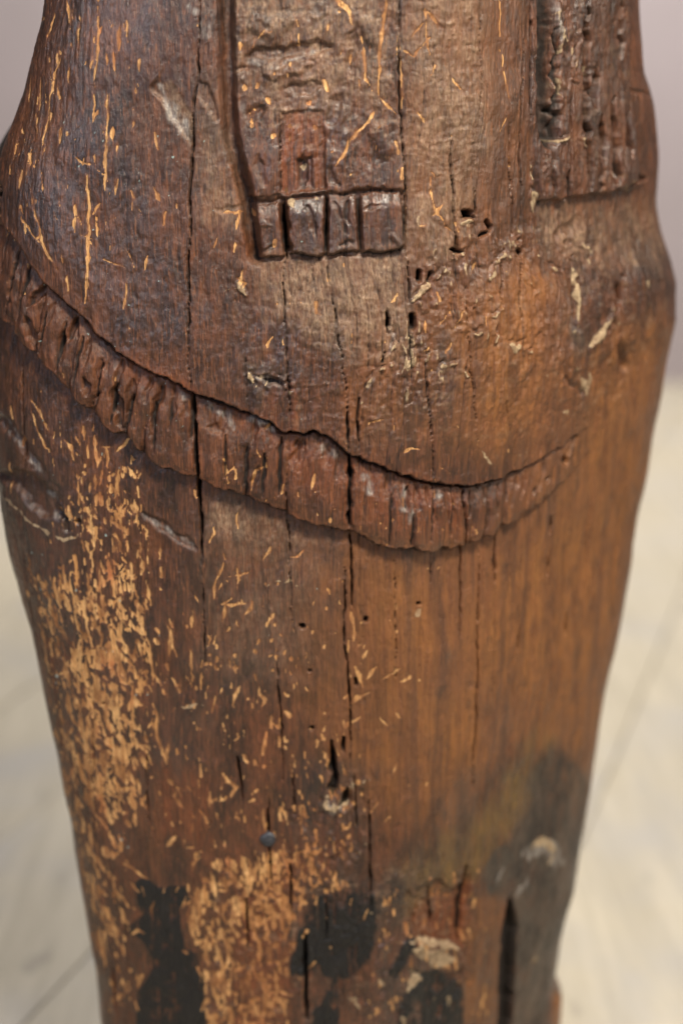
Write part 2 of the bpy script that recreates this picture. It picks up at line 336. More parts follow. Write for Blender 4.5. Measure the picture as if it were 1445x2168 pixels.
# axe notch on the left thigh, holes, gouges
q = poly([(322,185),(358,140),(372,150),(372,178),(400,228),(414,245),(412,315),(385,270),(350,215)], 3)
cc = to_c([(340,180),(410,300)]); ax = cc[1]-cc[0]; ax = ax/np.hypot(*ax); nrm = np.array([-ax[1], ax[0]])
dd = (col-cc[0][0])*nrm[0]+(rowc-cc[0][1])*nrm[1]
H -= q*np.clip(1.6+dd*.055*(-1 if nrm[1] < 0 else 1)*-1, .2, 4.2)
q = poly([(424,170),(440,178),(455,215),(468,245),(462,255),(424,205)], 3); H -= 1.5*q
q = poly([(455,440),(512,432),(516,440),(470,452)], 3); H -= .8*q
for pts, dp, ww in (([(0,1000),(60,1030),(110,1075),(140,1100)],3.2,60),([(-10,880),(40,930),(70,980)],1.6,30),([(60,960),(100,1020),(130,1060)],1.0,26),([(300,1085),(350,1120),(415,1160)],1.2,22),([(141,1100),(141,1120)],2.0,20),
                    ([(165,1110)],2,12),([(66,668),(84,742)],3.2,20),([(246,820),(262,905)],3.0,20),([(184,800),(190,840)],2.5,14),([(98,600),(70,650)],3,14),([(166,672),(150,720)],2.5,12),([(345,815),(330,880)],2.2,16),([(440,905),(470,912)],1.5,24),([(628,925),(622,985)],2.2,16),([(545,985),(535,1030)],1.6,12),([(862,1030),(856,1075)],2.4,14),([(140,700),(132,740)],1.2,10),
                    ([(706,1640),(704,1690)],5,24),([(736,1672),(728,1700),(716,1712)],4,20),([(700,1570),(712,1655)],4,9),([(702,1610),(708,1640)],5,16),([(727,1565),(729,1600)],5,7),([(735,1690),(728,1712)],2.5,20),
                    ([(640,1326)],4,9),([(774,1312)],4,9),([(219,1490)],5,8),([(655,1420)],2.5,10),([(661,1538)],3,8),([(752,1436),(753,1450)],5,5),([(888,1278)],3,8),
                    ([(978,450),(992,452)],7,17),([(972,446),(1000,462)],4,10),([(1022,470),(1030,480)],6,12),([(1028,492),(1010,500)],4,8),
                    ([(885,574),(884,590)],7,13),([(909,580),(905,596)],3,10),([(870,668),(872,690)],6,14),([(960,500),(962,525)],4,7),([(948,522),(975,530)],4,6),
                    ([(824,676),(819,692)],4.5,7),([(590,808),(560,800)],2.2,16),([(612,806)],1.6,8),([(1090,530),(1098,536)],3.5,12),
                    ([(1000,650),(1002,690)],2.0,16),([(540,790),(600,812)],1.5,10)):
    q = newF(); stroke(q, subdiv(pts, 1.5) if len(pts) > 1 else pts, ww*1.1, wob=.3); q = blur(q, 1)+np.where(q > -5.9, N_chip*2.2, 0); H -= dp*1.15*sm(q, -2.0, ww*.24)
    if dp >= 3.5: holes = np.maximum(holes, sm(q, -.5, 2.5))
# crumbled edges: a raised lip with a hollow above it
LIPS = [([(862,640),(880,625),(905,600),(925,585),(945,562)],9),([(950,560),(960,540),(975,532),(985,526)],6),([(865,712),(872,725),(868,745)],12),([(1030,590),(1045,555),(1062,535)],13),
        ([(1085,520),(1100,512),(1112,522)],12),([(892,770),(905,752),(925,748)],9),([(925,772),(945,775),(962,766)],9),([(985,700),(1000,706),(1012,700)],10),([(1025,670),(1040,675),(1056,655)],7),
        ([(1050,690),(1040,735)],7),([(1065,722),(1085,735),(1105,722)],20),([(1108,750),(1115,745)],11),([(755,860),(775,815),(800,785),(830,770)],7),([(816,690),(830,705),(836,725),(820,755)],8),
        ([(525,785),(545,815)],10),([(570,790),(600,805)],9),([(600,815),(615,830)],10),([(885,640),(892,665)],8),([(962,470),(1000,470)],10),([(955,530),(950,548)],6),
        ([(1135,540),(1160,560),(1190,578)],8),([(1215,545),(1212,600),(1225,640),(1215,700)],16),([(1240,500),(1245,560)],12),([(1120,400),(1124,430),(1128,455)],18),([(1112,300),(1118,350),(1120,395)],8),
        ([(860,820),(862,850),(855,870)],8),([(900,800),(905,830)],8),([(980,780),(985,790)],12),([(1150,290),(1175,300),(1200,288)],10),([(1132,150),(1150,158),(1160,180)],16),([(1135,190),(1142,225)],9),([(1246,140),(1240,160),(1262,150),(1270,155)],12),
        ([(1230,290),(1232,310)],15),([(505,600),(520,622)],10),([(480,605),(495,620)],6),([(1300,600),(1290,590)],8)]
lip = newF()
for p, ww in LIPS: stroke(lip, subdiv(p, 2.0), ww, wob=.4)
lipm = sm(lip+N_chip*5-.8, -1.5, 3.5)
H += lipm*(.9+.5*N_chip)
H -= 1.1*np.roll(lipm, int(9*PXC), 0)*(1-lipm)

cav = poly([(882,1875),(925,1862),(960,1885),(1002,1850),(990,1930),(985,2005),(880,1990),(872,1940)], 5)
H -= cav*(2.6+1.2*N_mid+.8*N_fib)
H += 2.2*poly([(868,1990),(972,2008),(985,2050),(920,2060),(868,2045)], 6)
H -= 1.8*poly([(1030,1640),(1180,1640),(1130,1800),(1000,1990),(930,2000)], 50)
crumbz = np.clip(poly([(870,440),(1120,470),(1240,480),(1330,560),(1300,800),(1120,780),(1000,720),(920,860),(870,840)], 30)*.75 + .9*poly([(468,585),(550,590),(545,650),(480,650)], 14) + .9*poly([(520,770),(640,790),(640,840),(530,825)], 12)
   + .8*poly([(1120,-60),(1310,-60),(1320,400),(1130,400)], 20) + .8*poly([(850,520),(900,560),(880,860),(850,860)], 12) + .6*poly([(740,640),(860,640),(860,860),(740,900)], 20)+.8*poly([(670,1630),(790,1630),(790,1730),(670,1740)], 14)
   + .9*poly([(860,1850),(1010,1840),(1030,2200),(800,2200),(760,2080)], 16)*.5+.6*poly([(580,1700),(780,1700),(780,1830),(600,1830)], 16), 0, 1)
crumbz *= sm(vnoise(.020, .028)+.6*vnoise(.009, .012), -.25, .55)
ridge = (1-2*np.abs(vnoise(.0034, .016)+.6*vnoise(.0018, .006)))*.7 + .3*N_chip
H += crumbz*(1.3*np.clip(ridge, -.6, 1) + .8*N_chip)
# --- cracks
CR = [([(424,-60),(425,60),(420,110),(422,165),(414,215),(411,300),(405,380),(402,430),(405,500),(402,560),(403,640),(400,700),(402,770),(405,830)],4.5,5),
 ([(410,828),(415,900),(417,960),(420,1010),(424,1090),(426,1150),(427,1200)],8,8),([(427,1200),(429,1260),(432,1330),(434,1400),(436,1430)],3,3),
 ([(592,250),(592,330),(595,410),(598,430)],4,4),([(600,440),(602,500),(606,545)],9,5),([(606,545),(600,600),(603,640),(606,700),(608,760),(612,820),(614,880),(617,915)],3,3),
 ([(612,930),(606,1030),(607,1080),(610,1120),(612,1200),(616,1260),(620,1310),(619,1345)],2.8,3),
 ([(690,430),(688,480),(686,538)],5,5),([(686,540),(694,575),(697,610),(707,660),(712,715),(724,760),(730,810),(735,870)],3,3),([(733,860),(737,950)],4,4),
 ([(738,955),(741,1000),(739,1060),(737,1118)],10,9),([(737,1118),(742,1160),(746,1230),(747,1290)],4.5,4),
 ([(730,1200),(730,1270),(729,1370),(735,1420),(741,1500),(742,1560),(742,1610)],4,4),
 ([(818,655),(820,690),(818,710)],7,5),([(812,745),(808,765)],5,4),([(760,830),(757,870),(755,905),(757,952)],5.5,5),
 ([(846,-60),(842,100),(845,200),(850,280),(857,370),(857,450),(852,520),(858,545)],4.5,4),([(860,545),(862,600),(864,640)],4,4),([(864,660),(865,720),(866,770),(868,800)],4,4),
 ([(1010,-60),(1010,100),(1014,190),(1005,240),(1008,262)],2.6,2.5),([(948,290),(951,350),(952,400),(957,470),(963,520)],4,4),([(997,400),(1001,440),(1003,455)],5,4),
 ([(897,740),(898,800),(905,880),(910,950),(912,1010),(918,1060)],3.5,3.5),([(978,600),(983,650),(985,700),(990,760),(995,820),(999,900),(1003,940)],3.5,3.5),
 ([(1059,830),(1062,860),(1070,900),(1072,918)],3,3),([(1096,540),(1098,600),(1094,650),(1100,705)],4,4),([(1059,550),(1056,600),(1054,650)],3,3),([(1175,590),(1173,645)],5,4),
 ([(978,1025),(979,1090),(978,1150),(976,1250),(974,1345)],4.5,4),([(1050,1130),(1049,1242)],4,3),([(1017,1160),(1012,1350)],2.5,2),([(1014,1245),(1009,1330),(1011,1400),(1007,1500),(1002,1600),(1000,1680)],5,4),
 ([(835,1170),(837,1300),(838,1460)],2,2),([(912,1160),(912,1240)],2,2),([(585,1380),(590,1470),(597,1540),(598,1600),(597,1655)],4,4),([(43,760),(45,850),(50,950),(50,1010)],4,4),
 ([(195,1450),(196,1500),(197,1560),(196,1680)],2.5,3),([(310,1560),(312,1650),(314,1730),(335,1790)],2.5,3),([(500,1600),(512,1680),(514,1700)],5,3),
 ([(566,1690),(567,1760),(570,1800),(575,1880)],6,5),([(613,1830),(616,1900),(618,1930)],9,6),([(620,1640),(622,1710)],4,4),([(782,1690),(782,1800),(785,1930)],6,5),
 ([(645,1980),(647,2070),(648,2160)],12,7),([(1078,1905),(1078,1990),(1072,2080),(1068,2240)],62,15),([(990,1835),(984,1880),(978,1940),(975,1995)],20,9),
 ([(1215,130),(1211,190),(1207,250),(1202,330),(1197,420)],6,5),([(1196,360),(1194,425)],12,6),([(240,2050),(245,2140)],8,6),([(1119,-20),(1118,140),(1116,250)],6,4),
 ([(700,1580),(704,1620)],7,5),([(1075,360),(1078,420),(1078,500)],4,4),([(1100,80),(1098,200),(1092,330),(1098,460)],3.5,3),([(1072,250),(1068,330),(1074,420)],3.5,3),
 ([(1165,1090),(1162,1130)],10,3),([(1160,1180),(1158,1220)],8,3),([(1200,1300),(1195,1350)],8,2),([(1100,1320),(1096,1380)],7,1.5),([(16,380),(14,430),(12,475)],6,5),([(930,1060),(928,1100)],2.5,1.5),([(520,750),(524,850)],2.5,2.5),([(1045,1180),(1048,1240)],4,2),
 ([(660,560),(664,600)],2,1),([(748,1620),(752,1700),(756,1760)],3,3),([(690,1880),(692,1990)],4,3),([(520,1900),(524,2010)],5,4),([(910,1880),(914,1960)],9,4)]
crack = newF()
for p, ww, dp in CR:
    f = newF() if False else crack
    stroke(f, subdiv(p, .8), ww*rng.uniform(.75, 1.15), wob=.4 if ww < 12 else .08)
N_c = N_fine*.6
crk = sm(crack+N_c, -.6, 1.3)
H -= crk*np.clip(2.0+crack*1.6, 0, 9)
# hairline checks everywhere, running with the grain
hair = newF()
for _ in range(230):
    x, z = rng.uniform(0, NS), rng.uniform(150, NZ-100); L = rng.uniform(60, 330)
    m = max(3, int(L/22)); zz = np.linspace(z, z-L, m); xx = x+np.cumsum(rng.normal(0, 1.0, m))
    stroke(hair, np.stack([xx, zz], -1), rng.uniform(.9, 1.8), canvas=True)
cc = to_c([(rng.uniform(600, 1380), rng.uniform(-20, 1000)) for _ in range(70)])
for q_ in cc:
    L = rng.uniform(90, 420); m = max(3, int(L/26)); stroke(hair, np.stack([q_[0]+np.cumsum(rng.normal(0, .9, m)), np.linspace(q_[1], q_[1]-L, m)], -1), rng.uniform(1.8, 3.4), canvas=True, wob=.4)
hairm = sm(hair, -.6, .8); H -= .8*hairm

# --- rough texture of the old surface
rough = .45+.8*poly([(492,-60),(850,-60),(852,330),(740,390),(560,300),(492,200)], 25)+.5*poly([(500,600),(870,640),(940,900),(760,960),(560,880),(480,760)], 40)+.9*poly([(440,1800),(1000,1820),(1000,2230),(430,2230)], 40)+.7*poly([(860,560),(1120,480),(1420,420),(1400,800),(1100,960),(880,900)], 50)+.5*m_rp
H += N_big*1.0 + N_mid*.42*(.6+rough) + N_chip*.55*rough + N_fib*.26 + N_fine*.17*(.35+rough)
ripm = poly([(862,-60),(1010,-60),(1010,380),(862,430)], 20)+.6*poly([(620,620),(860,600),(850,760),(660,840)], 30)+.6*poly([(560,780),(880,850),(840,960),(620,900)], 30)
H += N_rip*.42*ripm
H -= .35*sm(N_chip, .55, .9)*rough      # little chips broken out
# adze facets on the lower body, shallow horizontal tool marks
H += .25*vnoise(.022, .009)*poly([(430,1050),(1000,1200),(1000,1750),(430,1750)], 60)

# --- scratches and flaked patches where the pale wood shows
SCR = [([(212,20),(212,70),(210,120),(206,185)],5),([(172,45),(172,120)],4),([(258,50),(256,112)],8),([(272,40),(272,78)],7),([(138,120),(122,170),(112,220),(104,270),(98,312)],5),([(85,235),(88,300)],4),
 ([(155,140),(152,182)],6),([(138,262),(134,298)],8),([(205,190),(203,262)],5),([(232,192),(231,300)],6),([(244,268),(242,300)],9),([(229,300),(228,360),(226,405),(220,415)],7),([(158,322),(190,345),(224,372),(242,392)],4),
 ([(190,365),(192,420),(191,500),(191,560),(188,645)],8),([(165,430),(165,492)],6),([(217,428),(200,452)],6),([(77,398),(86,450),(105,520),(118,550),(132,580)],6),([(55,430),(60,468),(90,505),(112,530)],4),([(187,497),(210,530)],4),
 ([(173,495),(198,503),(215,518)],4),([(200,534),(236,552),(276,575)],3),([(322,385),(345,436)],6),([(353,448),(349,472)],8),([(332,280),(338,318)],5),([(300,120),(298,152)],6),([(243,105),(250,160)],6),([(271,520),(280,545),(288,568)],5),
 ([(316,540),(311,572)],6),([(273,590),(267,655)],4),([(149,585),(154,628)],4),([(105,20),(100,50)],6),([(125,30),(110,90)],5),([(95,165),(92,230)],4),([(112,290),(98,330)],4),([(150,0),(153,45)],6),([(185,130),(188,145)],5),
 ([(45,300),(40,340)],6),([(60,360),(55,400)],7),([(35,350),(36,365)],5),([(68,370),(70,350)],5),([(133,415),(134,435)],5),([(127,450),(128,462)],5),([(136,535),(140,555)],6),([(208,470),(210,505)],5),([(90,340),(98,380),(103,415)],3),([(66,470),(68,500)],5),([(283,420),(284,458)],4),([(375,430),(377,445)],5),([(300,440),(305,460)],4),
 ([(30,480),(36,520)],4),([(20,490),(14,520)],4),([(8,380),(12,440),(16,455)],6),([(30,620),(36,660)],5),([(26,580),(30,600)],4),([(40,680),(42,700)],5),([(62,560),(63,572)],6),
 ([(818,-20),(815,20),(808,70),(804,155),(801,208)],7),([(795,232),(778,262),(758,280),(735,308),(716,345),(708,360)],7),([(763,75),(770,120),(773,168),(790,197)],8),([(803,208),(822,225),(841,243)],5),([(705,-10),(722,10),(738,22),(745,48)],12),
 ([(743,112),(741,142)],9),([(686,172),(694,186)],12),([(531,238),(533,265)],9),([(562,60),(546,85),(532,106)],4),([(845,120),(850,175),(851,245)],5),([(898,50),(882,66),(864,85)],6),([(890,-10),(896,40),(903,95),(907,132)],5),([(908,78),(890,98),(872,120)],5),([(872,120),(860,112),(846,102)],3),
 ([(897,25),(912,38),(925,54)],6),([(1049,-20),(1051,75),(1055,150),(1064,180),(1070,212)],4),([(915,140),(905,162)],4),([(880,230),(894,250),(896,262)],4),([(904,368),(908,400),(913,428),(924,455),(936,475),(956,488)],6),([(935,430),(912,452)],5),([(882,478),(899,474)],5),([(948,158),(974,192)],3.5),([(905,365),(915,375)],4),
 ([(633,72),(636,92)],6),([(628,45),(632,60)],5),([(790,300),(800,340)],5),([(850,355),(848,375)],5),([(838,300),(842,320)],6),([(930,370),(922,378)],4),([(1062,250),(1050,275)],4),([(1070,330),(1072,350)],4),
 ([(508,452),(502,486)],8),([(468,451),(514,447)],5),([(532,446),(536,452)],11),([(461,498),(455,528)],7),([(498,515),(496,530)],10),([(583,508),(581,520)],11),([(515,575),(508,600)],8),([(505,590),(520,600),(512,615)],6),
 ([(577,711),(565,731)],9),([(743,705),(741,726)],8),([(668,640),(670,660)],9),([(626,617),(637,644)],3.5),([(840,618),(828,637)],4),([(573,896),(562,906)],8),([(566,965),(562,988),(541,997),(534,1015),(531,1038)],6),([(667,1000),(660,1033)],7),([(501,988),(501,1010)],8),
 ([(601,1022),(598,1042)],8),([(852,958),(865,946),(884,950)],10),([(777,905),(780,893),(812,888)],5),([(833,882),(831,908)],5),([(476,1008),(478,985),(484,998),(497,984),(500,1000)],6),([(482,1005),(484,1022)],6),([(412,1040),(416,1055)],6),([(545,950),(551,965)],4),([(470,960),(478,975)],4),([(597,710),(600,730)],6),([(850,1050),(852,1068)],4),([(925,985),(945,1000)],4),([(960,900),(970,925)],3),
 ([(1005,548),(990,584)],5),([(977,653),(968,675),(957,697)],5),([(940,670),(926,683)],6),([(896,676),(899,705)],7),([(948,728),(937,747)],6),([(905,735),(896,740)],5),([(920,620),(925,632)],8),([(1018,660),(1022,690)],6),([(960,470),(965,490)],4),
 ([(505,1088),(500,1100),(503,1122)],6),([(452,1120),(453,1132),(444,1150)],7),([(474,1168),(477,1186)],4),([(474,1195),(465,1212),(460,1222)],8),([(460,1222),(453,1240),(452,1266)],6),([(470,1230),(465,1245)],5),([(479,1222),(505,1219),(522,1217),(536,1210)],6),([(503,1203),(504,1225),(502,1251)],9),
 ([(492,1265),(469,1277)],4),([(468,1276),(490,1278),(518,1274)],6),([(477,1283),(473,1306)],11),([(535,1270),(529,1286),(517,1299)],8),([(572,1160),(568,1172),(558,1185)],7),([(645,1164),(632,1176),(614,1180)],6),([(570,1308),(564,1328)],7),([(408,1298),(404,1328)],8),
 ([(447,1334),(438,1368)],6),([(457,1346),(450,1362)],6),([(403,1368),(404,1414)],8),([(429,1398),(426,1415)],8),([(456,1411),(458,1418)],9),([(425,1426),(424,1461)],7),([(509,1410),(498,1415),(500,1428)],10),([(510,1450),(503,1462),(493,1492)],8),([(547,1445),(551,1470),(561,1480),(553,1497)],7),
 ([(458,1472),(450,1510)],7),([(576,1386),(571,1390)],7),([(540,1373),(542,1380)],8),([(740,1357),(736,1384)],7),([(778,1376),(767,1391)],6),([(795,1414),(775,1436)],9),([(781,1464),(762,1478),(745,1489)],9),([(740,1470),(728,1477)],6),([(762,1517),(746,1530)],7),([(735,1530),(731,1540)],11),([(690,1365),(686,1370)],9),
 ([(752,1410),(760,1430),(768,1450)],16),([(742,1290),(750,1330),(748,1360)],10),([(604,1505),(612,1515)],14),([(573,1516),(574,1540)],9),([(591,1525),(590,1540)],7),([(564,1555),(561,1580),(556,1600)],9),([(591,1560),(592,1580)],9),([(480,1228),(482,1232)],3),
 ([(303,1362),(315,1385),(320,1410),(322,1440)],10),([(356,1325),(361,1345),(360,1365),(356,1396)],10),([(352,1404),(358,1420)],9),([(362,1432),(372,1448)],10),([(381,1436),(384,1464)],6),([(323,1492),(332,1515),(330,1560),(343,1585),(358,1602)],9),([(358,1570),(354,1600)],7),([(204,1183),(212,1215),(216,1260),(220,1285),(241,1312)],5),([(141,1227),(152,1250),(161,1274)],4.5),
 ([(61,1219),(83,1254)],4.5),([(56,1173),(65,1191),(61,1215)],5),([(74,1281),(92,1310)],7),([(80,1320),(94,1346)],6),([(95,1370),(97,1425)],6),([(250,1200),(252,1225),(259,1256)],6),([(249,1214),(263,1198),(277,1211),(279,1240),(280,1270)],6),([(217,1336),(213,1365),(188,1386)],9),([(338,1152),(337,1184)],8),([(341,1202),(342,1223)],6),([(312,1150),(312,1200)],4),
 ([(64,850),(83,871),(94,897),(103,915)],5.5),([(68,877),(80,912),(93,940),(108,965)],5.5),([(124,900),(127,925),(131,952)],4),([(113,915),(114,944)],4),([(136,930),(148,943),(155,960),(159,986)],6),([(161,923),(167,943)],5),([(176,898),(177,934)],9),([(196,892),(195,914)],5),([(200,922),(199,950),(203,992)],9),([(223,948),(225,988)],9),([(212,951),(230,948)],5),([(182,938),(186,968)],7),
 ([(273,930),(262,945),(245,956)],7),([(272,990),(283,1010)],10),([(248,995),(247,1030),(251,1050)],7),([(290,1030),(294,1050)],5),([(273,1075),(290,1080),(288,1068)],6),([(15,1010),(22,1040)],5),([(20,860),(26,890)],9),([(45,930),(42,945)],9),([(19,975),(17,995)],7),([(70,930),(70,940)],6),
 ([(366,1686),(387,1710)],9),([(445,1675),(443,1712)],8),([(463,1697),(480,1690)],6),([(421,1712),(438,1742)],8),([(372,1772),(360,1785),(352,1793)],12),([(393,1799),(408,1793)],6),([(407,1846),(410,1827),(430,1812)],7),([(263,1828),(290,1845),(319,1869)],9),([(275,1868),(295,1892)],8),([(195,1804),(208,1820),(222,1847)],15),([(246,1888),(258,1900),(273,1920)],11),([(327,1910),(319,1938)],8),([(250,1920),(270,1960)],9),([(272,1985),(290,1972),(312,1980)],8),
 ([(424,1618),(425,1640)],10),([(470,1640),(480,1655),(500,1668),(490,1690)],9),([(525,1700),(535,1695)],7),([(518,1725),(520,1745)],7),([(556,1720),(556,1745)],9),([(515,1600),(520,1612)],12),([(800,1700),(785,1720)],6),([(840,1615),(830,1640)],6),([(825,1730),(815,1740)],5),
 ([(870,1435),(850,1446)],8),([(805,1440),(825,1430),(850,1415)],5),([(838,1510),(846,1518)],7),([(800,1520),(818,1535)],6)]
scr = newF()
for p, ww in SCR: stroke(scr, subdiv(p, .9) if len(p) > 1 else p, ww*.92, wob=.3)
def flakes(polyg, cnt, lr, wr, ang=(80, 100), F=None, curl=.5):
    F = scr if F is None else F
    P = np.array(polyg, float); lo, hi = P.min(0), P.max(0); k = 0
    def inside(x, y):
        r = False; j = len(P)-1
        for i in range(len(P)):
            if (P[i][1] > y) != (P[j][1] > y) and x < (P[j][0]-P[i][0])*(y-P[i][1])/(P[j][1]-P[i][1])+P[i][0]: r = not r
            j = i
        return r
    base_pts = []
    while len(base_pts) < cnt:
        x, y = rng.uniform(lo[0], hi[0]), rng.uniform(lo[1], hi[1])
        if inside(x, y): base_pts.append((x, y))
    cc = to_c(base_pts)
    for q in cc:
        L = rng.uniform(*lr)*rng.uniform(.5, 1)*PXC; a = math.radians(rng.uniform(*ang)); m = 4
        pts = [q]; 
        for _ in range(m-1):
            a += rng.normal(0, curl*.4); pts.append(pts[-1]+np.array([math.cos(a), -math.sin(a)])*L/(m-1))
        stroke(F, np.array(pts), rng.uniform(*wr), canvas=True, wob=.45)
flakes([(300,1250),(760,1180),(780,1600),(740,1800),(320,1820)], 120, (6,26), (2.5,6.5), (60,120))
flakes([(20,1180),(90,1180),(150,1600),(190,1900),(150,1700)], 40, (8,26), (3,6), (70,100))
# (downwards is 90 degrees; below 90 leans to the right)
flakes([(150,930),(300,960),(300,1120),(330,1300),(230,1340),(80,1330),(140,1150)], 200, (10,36), (3,6.5), (65,100))
flakes([(170,1040),(260,1040),(290,1180),(280,1330),(190,1330)], 54, (14,44), (4,8), (65,105))
flakes([(70,1200),(330,1290),(330,1500),(300,1620),(330,1720),(170,1720),(120,1560)], 190, (12,46), (4,9.5), (50,100))
flakes([(130,1360),(300,1340),(290,1500),(320,1600),(230,1680),(150,1640),(130,1480)], 121, (20,60), (6,13), (50,95))
flakes([(140,1640),(310,1640),(260,1800),(240,1950),(200,2010),(170,1850)], 85, (14,44), (5,12), (50,85))
flakes([(195,1950),(265,1950),(300,2080),(240,2120),(215,2060)], 15, (14,40), (4,9), (60,100))
flakes([(300,1560),(560,1640),(560,1860),(420,1900),(300,1840)], 15, (8,26), (4,8), (30,130))
flakes([(385,1880),(470,1800),(700,1790),(740,1880),(640,1930),(600,2168),(440,2190),(415,2000)], 193, (12,42), (5,12), (60,120), curl=.9)
flakes([(590,1560),(740,1500),(760,1700),(760,1850),(600,1850)], 27, (8,30), (4,9), (50,130))
flakes([(470,1830),(600,1810),(590,1900),(530,1960),(480,1900)], 40, (18,44), (7,14), (70,110))
flakes([(80,0),(300,0),(280,700),(140,620),(40,400)], 36, (8,40), (2,5), (80,100))
flakes([(0,560),(300,800),(300,1000),(0,760)], 9, (6,18), (2,4.5), (75,100))
flakes([(350,1380),(600,1380),(620,1560),(380,1620)], 9, (8,26), (3,6.5), (70,110))
flakes([(760,1100),(1000,1100),(1000,1700),(760,1800)], 18, (4,14), (2,5.5), (20,150))
flakes([(560,540),(1100,540),(1080,960),(560,860)], 12, (4,14), (2,5), (40,130))
flakes([(500,0),(850,0),(850,400),(520,400)], 27, (6,24), (3,8), (60,120))
flakes([(560,1000),(1000,1060),(1000,1150),(700,1110),(560,1060)], 27, (6,18), (2,4.5), (75,105))
dens = np.zeros((NZ, NS), np.float32)
for pg, dv, so in (([(125,930),(310,960),(310,1120),(330,1340),(230,1360),(80,1330),(120,1150)], .36, 20), ([(170,1030),(270,1040),(300,1200),(290,1330),(180,1330)], .20, 22),
                   ([(60,1220),(170,1180),(200,1400),(130,1560),(85,1340)], .30, 16), ([(84,1300),(325,1290),(325,1500),(300,1600),(320,1740),(160,1760),(112,1540)], .47, 16), ([(130,1380),(300,1360),(290,1500),(310,1600),(220,1680),(150,1630)], .17, 18),
                   ([(145,1640),(310,1640),(255,1800),(240,1950),(200,2010),(170,1850)], .50, 20), ([(180,1800),(260,1800),(290,2000),(290,2100),(240,2160),(190,2000)], .45, 16),
                   ([(395,1900),(470,1815),(700,1800),(730,1880),(640,1930),(600,2240),(440,2240),(425,2010),(388,1960)], .66, 12), ([(590,1600),(740,1560),(750,1700),(740,1840),(600,1840)], .36, 22),
                   ([(60,0),(300,0),(270,500),(140,560),(10,400)], .08, 30), ([(820,1850),(1010,1850),(1060,2240),(760,2240)], .34, 16), ([(300,1300),(620,1300),(620,1800),(320,1800)], .16, 40)):
    dens = np.maximum(dens, dv*poly(pg, so*1.5)) if dv > .3 else dens + dv*poly(pg, so*1.5)
skew = np.roll(np.zeros(1), 0)
fl_n = .62*vnoise(.0030, .0120) + .64*vnoise(.0016, .0062) + .55*vnoise(.0009, .0032) + .12*N_fine
fl_n = fl_n[:, np.clip(np.arange(NS), 0, NS-1)]
# the flakes lean: shear the pattern so that its long axis runs down to the right
sh = ((NZ-np.arange(NZ))*.13).astype(int)
fl_n = fl_n[np.arange(NZ)[:, None], (np.arange(NS)[None, :]-sh[:, None]) % NS]
scr = np.maximum(scr, np.where(dens > .02, (fl_n - (1.08-1.30*dens))*11.0, -6))
sc = scr + N_edge*1.5 + N_fine*.5
scratch = np.clip(sc*.55+.45, 0, 1); worn = np.clip((blur(np.clip(sc, -6, 1), 2.5)+5.2)/6, 0, 1)
lipf = ((crack > -3.2) & (crack < -.6)).astype(np.float32)*sm(N_chip+.5*N_mid, .30, .60)
scratch = np.maximum(scratch, blur(lipf, 1, 1)*.75)
brk = np.clip(1.02+.50*N_mid, .5, 1)
scratch *= brk

H -= scratch*.22

# --- stains
tar_p = [(287,1866),(305,1858),(340,1882),(390,1875),(402,1905),(380,1925),(384,1960),(392,2005),(420,2020),(432,2080),(440,2240),(285,2240),(290,2100),(318,2060),(325,2035),(300,1990),(268,1985),(275,1960),(300,1935),(292,1910)]
tar = poly(tar_p, 3)
tar2 = np.maximum(poly([(655,1905),(700,1886),(785,1892),(800,1930),(798,1990),(775,2045),(742,2072),(705,2068),(690,2060),(660,2062),(606,2062),(628,2005),(640,1965)], 5), poly([(705,2060),(730,2060),(720,2110),(722,2240),(655,2240),(662,2140),(690,2110)], 5))
tar3 = np.maximum(.9*poly([(825,2240),(850,2110),(880,2060),(920,2045),(975,2080),(985,2240)], 5), poly([(862,1984),(885,1982),(838,2075),(822,2060)], 3))
tarf = np.clip(tar + (.66+.30*sm(rowc, to_c([(700,1900)])[0,1], to_c([(700,1985)])[0,1]))*blur(tar2, 5*PXC) + .92*blur(tar3, 3*PXC), 0, 1)
tarm = np.clip((tarf-.5+N_edge*.30+N_mid*.42+N_chip*.3+N_fib*.62)*3.0+.5, 0, 1)
tarm = tarm*(.30+.70*sm(tarf, .02, .2)); scratch = scratch*(1-.93*tarm); 
keep = newF()
for p, ww in (([(327,1910),(319,1938)],8),([(275,1868),(295,1892)],7),([(272,1985),(290,1972),(312,1980)],7),([(700,2008)],6),([(690,1940)],8),([(300,1880),(306,1896)],7),([(392,1900),(384,1922)],8),([(350,1872),(346,1888)],6),([(398,2020),(388,2010)],9),([(425,2070),(418,2050)],8),([(292,2085),(300,2064)],9),([(376,1880),(372,1892)],6),([(640,1985),(650,1970)],8),([(776,1925),(768,1945)],7),([(745,1900),(742,1914)],7),([(672,1900),(668,1915)],8),([(655,2050),(665,2040)],8),([(285,2120),(292,2140)],8),([(434,2120),(428,2140)],8)): stroke(keep, subdiv(p, 1.2) if len(p) > 1 else p, ww, wob=.4)
scratch = np.maximum(scratch, sm(keep+N_edge, -.5, 1.5))
H += tarm*(.25+.25*N_chip)
